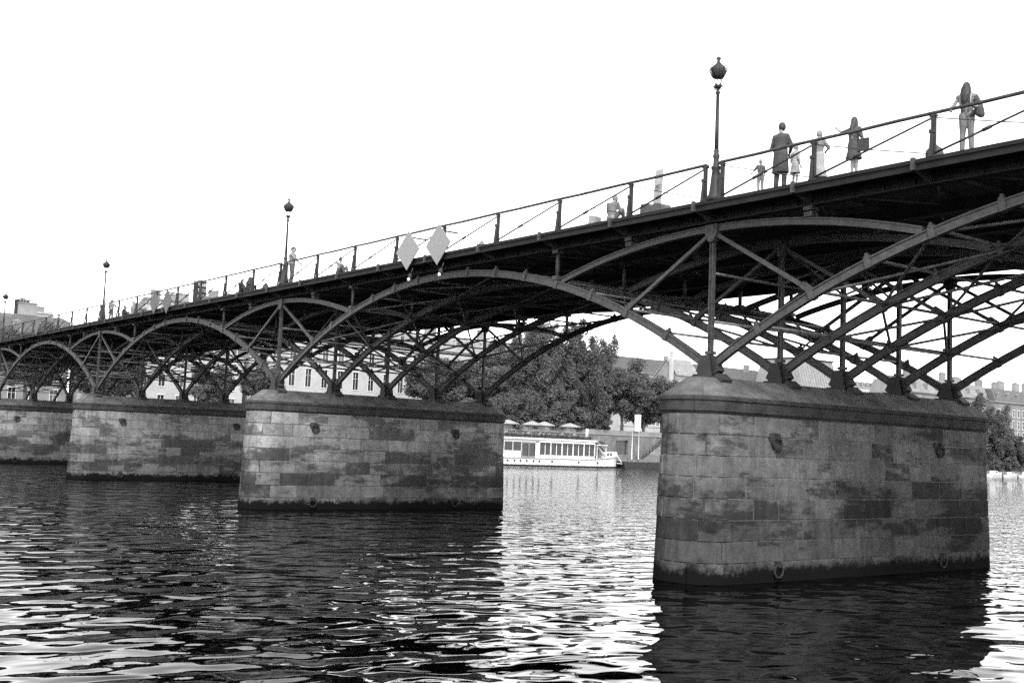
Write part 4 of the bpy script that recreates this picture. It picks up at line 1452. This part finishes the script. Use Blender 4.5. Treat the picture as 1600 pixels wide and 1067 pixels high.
# woman leaning on the rail, head bowed, hair over her shoulders, jacket round one arm
pz = dict(STAND, pel=(0, -.06, .93), che=(0, .06, 1.27), nek=(0, .13, 1.42), hed=(-.02, .19, 1.55), sl=(-.18, .08, 1.36), el=(-.27, .12, 1.10), wl=(-.25, .33, 1.02),
          sr=(.18, .08, 1.36), er=(.33, .10, 1.12), wr=(.30, .32, 1.0), kl=(-.09, .0, .5), kr=(.10, -.02, .5))
wo = person('woman with long dark hair leaning on the rail at the right edge, pale trousers', on_deck(8.45, .42), PI+.35, 1.86, pz, 'cloth_light', 'cloth_light', 'hair_dark', True, None, False)
c = MB()
ellipsoid(c, (-.02, .20, 1.56), .095, .115, .12)
loft(c, [((.0, .27, 1.16), .03, .03), ((.0, .27, 1.24), .075, .05), ((-.005, .27, 1.36), .115, .07), ((-.015, .25, 1.48), .12, .085), ((-.02, .23, 1.57), .105, .10)])
o = remeshed(c, 'fringe', M['hair_dark'], .014, wo); o.scale = (1.082,)*3
c = MB()
capsule(c, (-.20, .06, 1.36), (-.30, .12, 1.12), .07, .085)
loft(c, [((-.36, .14, .80), .05, .05), ((-.33, .15, .86), .11, .08), ((-.30, .14, 1.0), .12, .09), ((-.29, .12, 1.14), .09, .08)])
capsule(c, (-.28, .10, 1.0), (-.12, .10, .90), .07, .05)
o = remeshed(c, 'jacket', M['cloth_dark'], .018, wo); o.scale = (1.082,)*3
b = MB()
for sx in (-1, 1):
    b.tube([(sx*.11, .20, 1.12), (sx*.12, .21, 1.30), (sx*.12, .12, 1.46), (sx*.12, -.03, 1.40)], .022, 5)
o = b.build('strap', M['cloth_white'], wo); o.scale = (1.082,)*3
# woman pointing with raised arm, square bag
pz = dict(STAND, el=(-.40, .05, 1.36), wl=(-.60, .12, 1.52), er=(.25, -.03, 1.13), wr=(.27, .05, .90), al=(-.05, -.02, .08), ar=(.06, .04, .08), kl=(-.05, .02, .5), kr=(.06, .04, .5))
wa = person('woman in a dark dress raising one arm, square bag at her hip', on_deck(4.82, .6), .12, 1.74, pz, 'cloth_dark', 'cloth_dark', 'hair_dark', True, .44, True)
b = MB(); b.box(.17, .50, -.10, -.02, .70, 1.06); b.tube([(.235, -.15, 1.06), (.2, -.1, 1.3), (.12, 0, 1.46), (.2, .1, 1.3), (.235, .17, 1.06)], .012, 5)
bg_ = b.build('bag', M['cloth_dark'], wa)

# man in a long dark coat
person('tall man in a long dark coat standing with his back to the rail', on_deck(2.24, .5), .25, 2.08, dict(STAND, el=(-.27, .05, 1.12), wl=(-.15, .2, .98), er=(.27, .05, 1.12), wr=(.15, .2, .98), look=-1.0), 'cloth_dark', 'cloth_dark', 'hair_dark', False, None, 'long', .52)
# children and the woman in white
person('small child with dark hair standing left of the man in the dark coat', on_deck(1.46, .5), 1.1, 1.08, dict(STAND, el=(-.27, .12, 1.2), wl=(-.32, .32, 1.1)), 'cloth_mid', 'cloth_light', 'hair_fair')
person('girl in a white dress standing close beside the man in the dark coat', on_deck(2.80, .5), -.2, 1.31, STAND, 'cloth_white', 'cloth_white', 'hair_fair', False, .40, True)
person('woman in white clothes standing behind the first rail post from the lamp', on_deck(3.52, .7), .1, 1.62, dict(STAND, el=(-.30, .12, 1.15), wl=(-.34, .22, 1.38), er=(.29, .1, 1.15), wr=(.12, .22, 1.10)), 'cloth_light', 'cloth_white', 'hair_fair', False, .75, True)
# man in pale clothes beside the second lamp
pm = person('man in pale clothes leaning on the rail beside the second lamp post', on_deck(-31+1.0-1.3, .45) if False else (-31.35+.35, .45, DZ), -.5, 2.02, dict(STAND, el=(-.30, .14, 1.2), wl=(-.30, .3, 1.02), er=(.3, .10, 1.15), wr=(.2, .25, .98), kl=(-.05, .02, .5), al=(-.02, 0, .08), look=1.2), 'cloth_light', 'cloth_mid', 'hair_dark')
pm.scale = (1.3, 1.3, 1)
# people sitting on the deck by the rail
person('person in a white shirt sitting by the rail right of the second lamp', on_deck(-25.8, .5), -1.2, 1.72, SIT, 'cloth_white', 'cloth_mid', 'hair_dark')
person('person in a pale top sitting at the rail beside the leaning panel', on_deck(-5.25, .35), .2, 1.9, dict(SIT, hed=(0, .2, .76)), 'cloth_light', 'cloth_mid', 'hair_fair', False, None, 'long')
person('dark dressed person sitting by the rail, left of a darker seated neighbour', on_deck(-37.75, .5), -1.2, 1.65, SIT, 'cloth_black', 'cloth_dark', 'hair_dark', True, None, 'long')
person('black clad person sitting by the rail nearest the left of the second lamp', on_deck(-36.5, .4), .3, 1.75, SIT, 'cloth_black', 'cloth_black', 'hair_dark', True, None, 'long', .1)
pm = person('person in pale clothes leaning at the rail just right of the third lamp post', on_deck(-61.8, .6), .5, 1.5, dict(STAND, er=(.3, .15, 1.15), wr=(.3, .3, 1.05)), 'cloth_light', 'cloth_mid', 'hair_dark')
pm.scale = (1.3, 1.3, 1)
person('dark dressed person sitting by the rail between the third lamp and the diamond boards', on_deck(-58.7, .5), -.8, 1.6, SIT, 'cloth_dark', 'cloth_dark', 'hair_dark', False, None, 'long')
person('pale dressed long haired person sitting by the rail left of a fair haired neighbour', on_deck(-57.0, .6), .4, 1.9, SIT, 'cloth_light', 'cloth_mid', 'hair_fair', True, None, 'long')
person('pale dressed fair haired person sitting nearest the farther diamond boards', on_deck(-55.5, .6), -.4, 1.9, SIT, 'cloth_light', 'cloth_light', 'hair_fair', False, None, 'long')
# things left on the deck
t = thing('display_panel', 'tall narrow printed board leaning upright on a pale base by the rail', 'panel', (-3.35, .75, DZ), .0)
b = MB(); b.prism([(-.20, .3), (.18, .3), (.27, 1.62), (-.10, 1.62)], 1, -.02, .02); pn = b.build('panel', M['cardboard'], t)
b = MB()
for z, wd in ((1.06, .22), (1.02, .14), (.98, .24), (.90, .2), (.86, .1)):
    b.box(-.08, -.08+wd, -.024, -.021, z, z+.022)
b.build('printed_lines', M['print'], pn)
b = MB(); b.prism([(-.66, 0), (.52, 0), (.36, .36), (.1, .42), (-.1, .30), (-.3, .46), (-.62, .46)], 1, -.2, .3); b.build('base', M['cloth_mid'], t)
t = thing('cardboard_box', 'small tilted cardboard box on the bridge deck left of the seated striped person', 'box', (-6.45, .6, DZ))
b = MB(); b.prism([(-.19, .05), (.15, 0), (.22, .33), (-.13, .40)], 1, -.16, .16); b.build('carton', M['cardboard'], t)
b = MB(); b.prism([(-.135, .402), (.218, .332), (.225, .345), (-.13, .415)], 1, -.05, .05); b.build('tape', M['cloth_light'], t)
def tied_bag(x, y, sc, label, m):
    t = thing('carrier_bag', label, 'bag', (x, y, DZ), 0, 'bags standing on the deck')
    b = MB()
    n = 12
    vs, fs = [], []
    prof = [(.05, 0), (.24, .0), (.27, .10), (.22, .24), (.10, .36), (.03, .42), (.05, .46), (.07, .50)]
    for r, z in prof:
        for k in range(n):
            a = 2*PI*k/n
            q = r*(1+.10*math.sin(3*a+z*9)+.05*math.cos(5*a))
            vs.append((q*math.cos(a), q*.7*math.sin(a), z))
    for i in range(len(prof)-1):
        for k in range(n):
            fs.append((i*n+k, i*n+(k+1) % n, (i+1)*n+(k+1) % n, (i+1)*n+k))
    fs.append(tuple(range((len(prof)-1)*n, len(prof)*n)))
    b.add(vs, fs, True).build('sack', M[m], t)
    MB().tube([(.045*math.cos(k*PI/4), .035*math.sin(k*PI/4), .43) for k in range(9)], .012, 5, False).build('knot', M['cloth_dark'], t)
    t.scale = (sc,)*3
tied_bag(7.55, .35, .95, 'tied pale bag standing on the deck at the feet of the long haired woman', 'cloth_mid')
tied_bag(-13.4, .5, .72, 'small tied bag standing alone on the deck between lamp and diamond boards', 'cloth_light')
tied_bag(-34.3, .5, .95, 'dark tied bag standing on the deck left of the second lamp post', 'cloth_dark')
# guests on the roof terrace of the boat, a few shared figures
g0 = person('guest in a white top sitting at the roof terrace rail of the boat', (-131.0, 92, 4.955), -1.4, 1.7, CHAIR, 'cloth_white', 'cloth_dark', 'hair_dark', False, None, True, None, 'guests on the boat roof', .03, True)
g1 = person('guest in a grey top sitting at the roof terrace rail of the boat', (-131.2, 94, 4.955), -1.8, 1.7, CHAIR, 'cloth_mid', 'cloth_dark', 'hair_fair', False, None, True, None, 'guests on the boat roof', .03, True)
GLB = ['under the leftmost parasol', 'between the first two parasols', 'under the second parasol', 'below the third parasol', 'left of the rightmost parasol', 'under the rightmost parasol', 'beside the menu board']
gy = [91.2, 92.7, 93.9, 95.4, 96.6, 97.9, 99.0, 100.4, 101.6, 102.9, 104.3, 105.5, 106.9, 108.2]
for k, y in enumerate(gy):
    g = (g0 if k == 0 else g1 if k == 1 else copy_tree((g0, g1)[k % 2]))
    g.location = (-131.0-.35*(k % 3), y, 4.955)
    g.rotation_euler.z = -1.57+rr.uniform(-.7, .7)
    g['label'] = 'guest in %s sitting %s on the boat roof' % (('white', 'grey')[k % 2], GLB[min(k//2, 6)])
    ch = thing('chair', 'chair of the guest in %s %s' % (('white', 'grey')[k % 2], GLB[min(k//2, 6)]), 'chair', (g.location.x, y, 4.955), g.rotation_euler.z, 'chairs on the boat roof')
    if k == 0:
        cs = MB().box(-.2, .2, -.2, .2, .38, .42).mesh('seat', M['white']); cbk = MB().box(-.2, .2, -.26, -.22, .42, .88).mesh('backrest', M['white'])
        cl = MB().box(-.02, .02, -.02, .02, 0, .38).mesh('leg', M['white'])
    put('seat', cs, ch); put('backrest', cbk, ch)
    for lx in (-.17, .17):
        for ly in (-.17, .17): put('leg', cl, ch, (lx, ly, 0))
for k, y in enumerate((136.3, 137.6)):
    person(['person in dark clothes sitting on the quay edge by the stairs', 'person in a white top sitting on the quay edge by the stairs'][k], (-136.2, y, 1.5), -1.6, 1.7, SIT, ('cloth_dark', 'cloth_white')[k], 'cloth_mid', 'hair_dark', False, None, True, None, 'people sitting on the quay', .03, True)
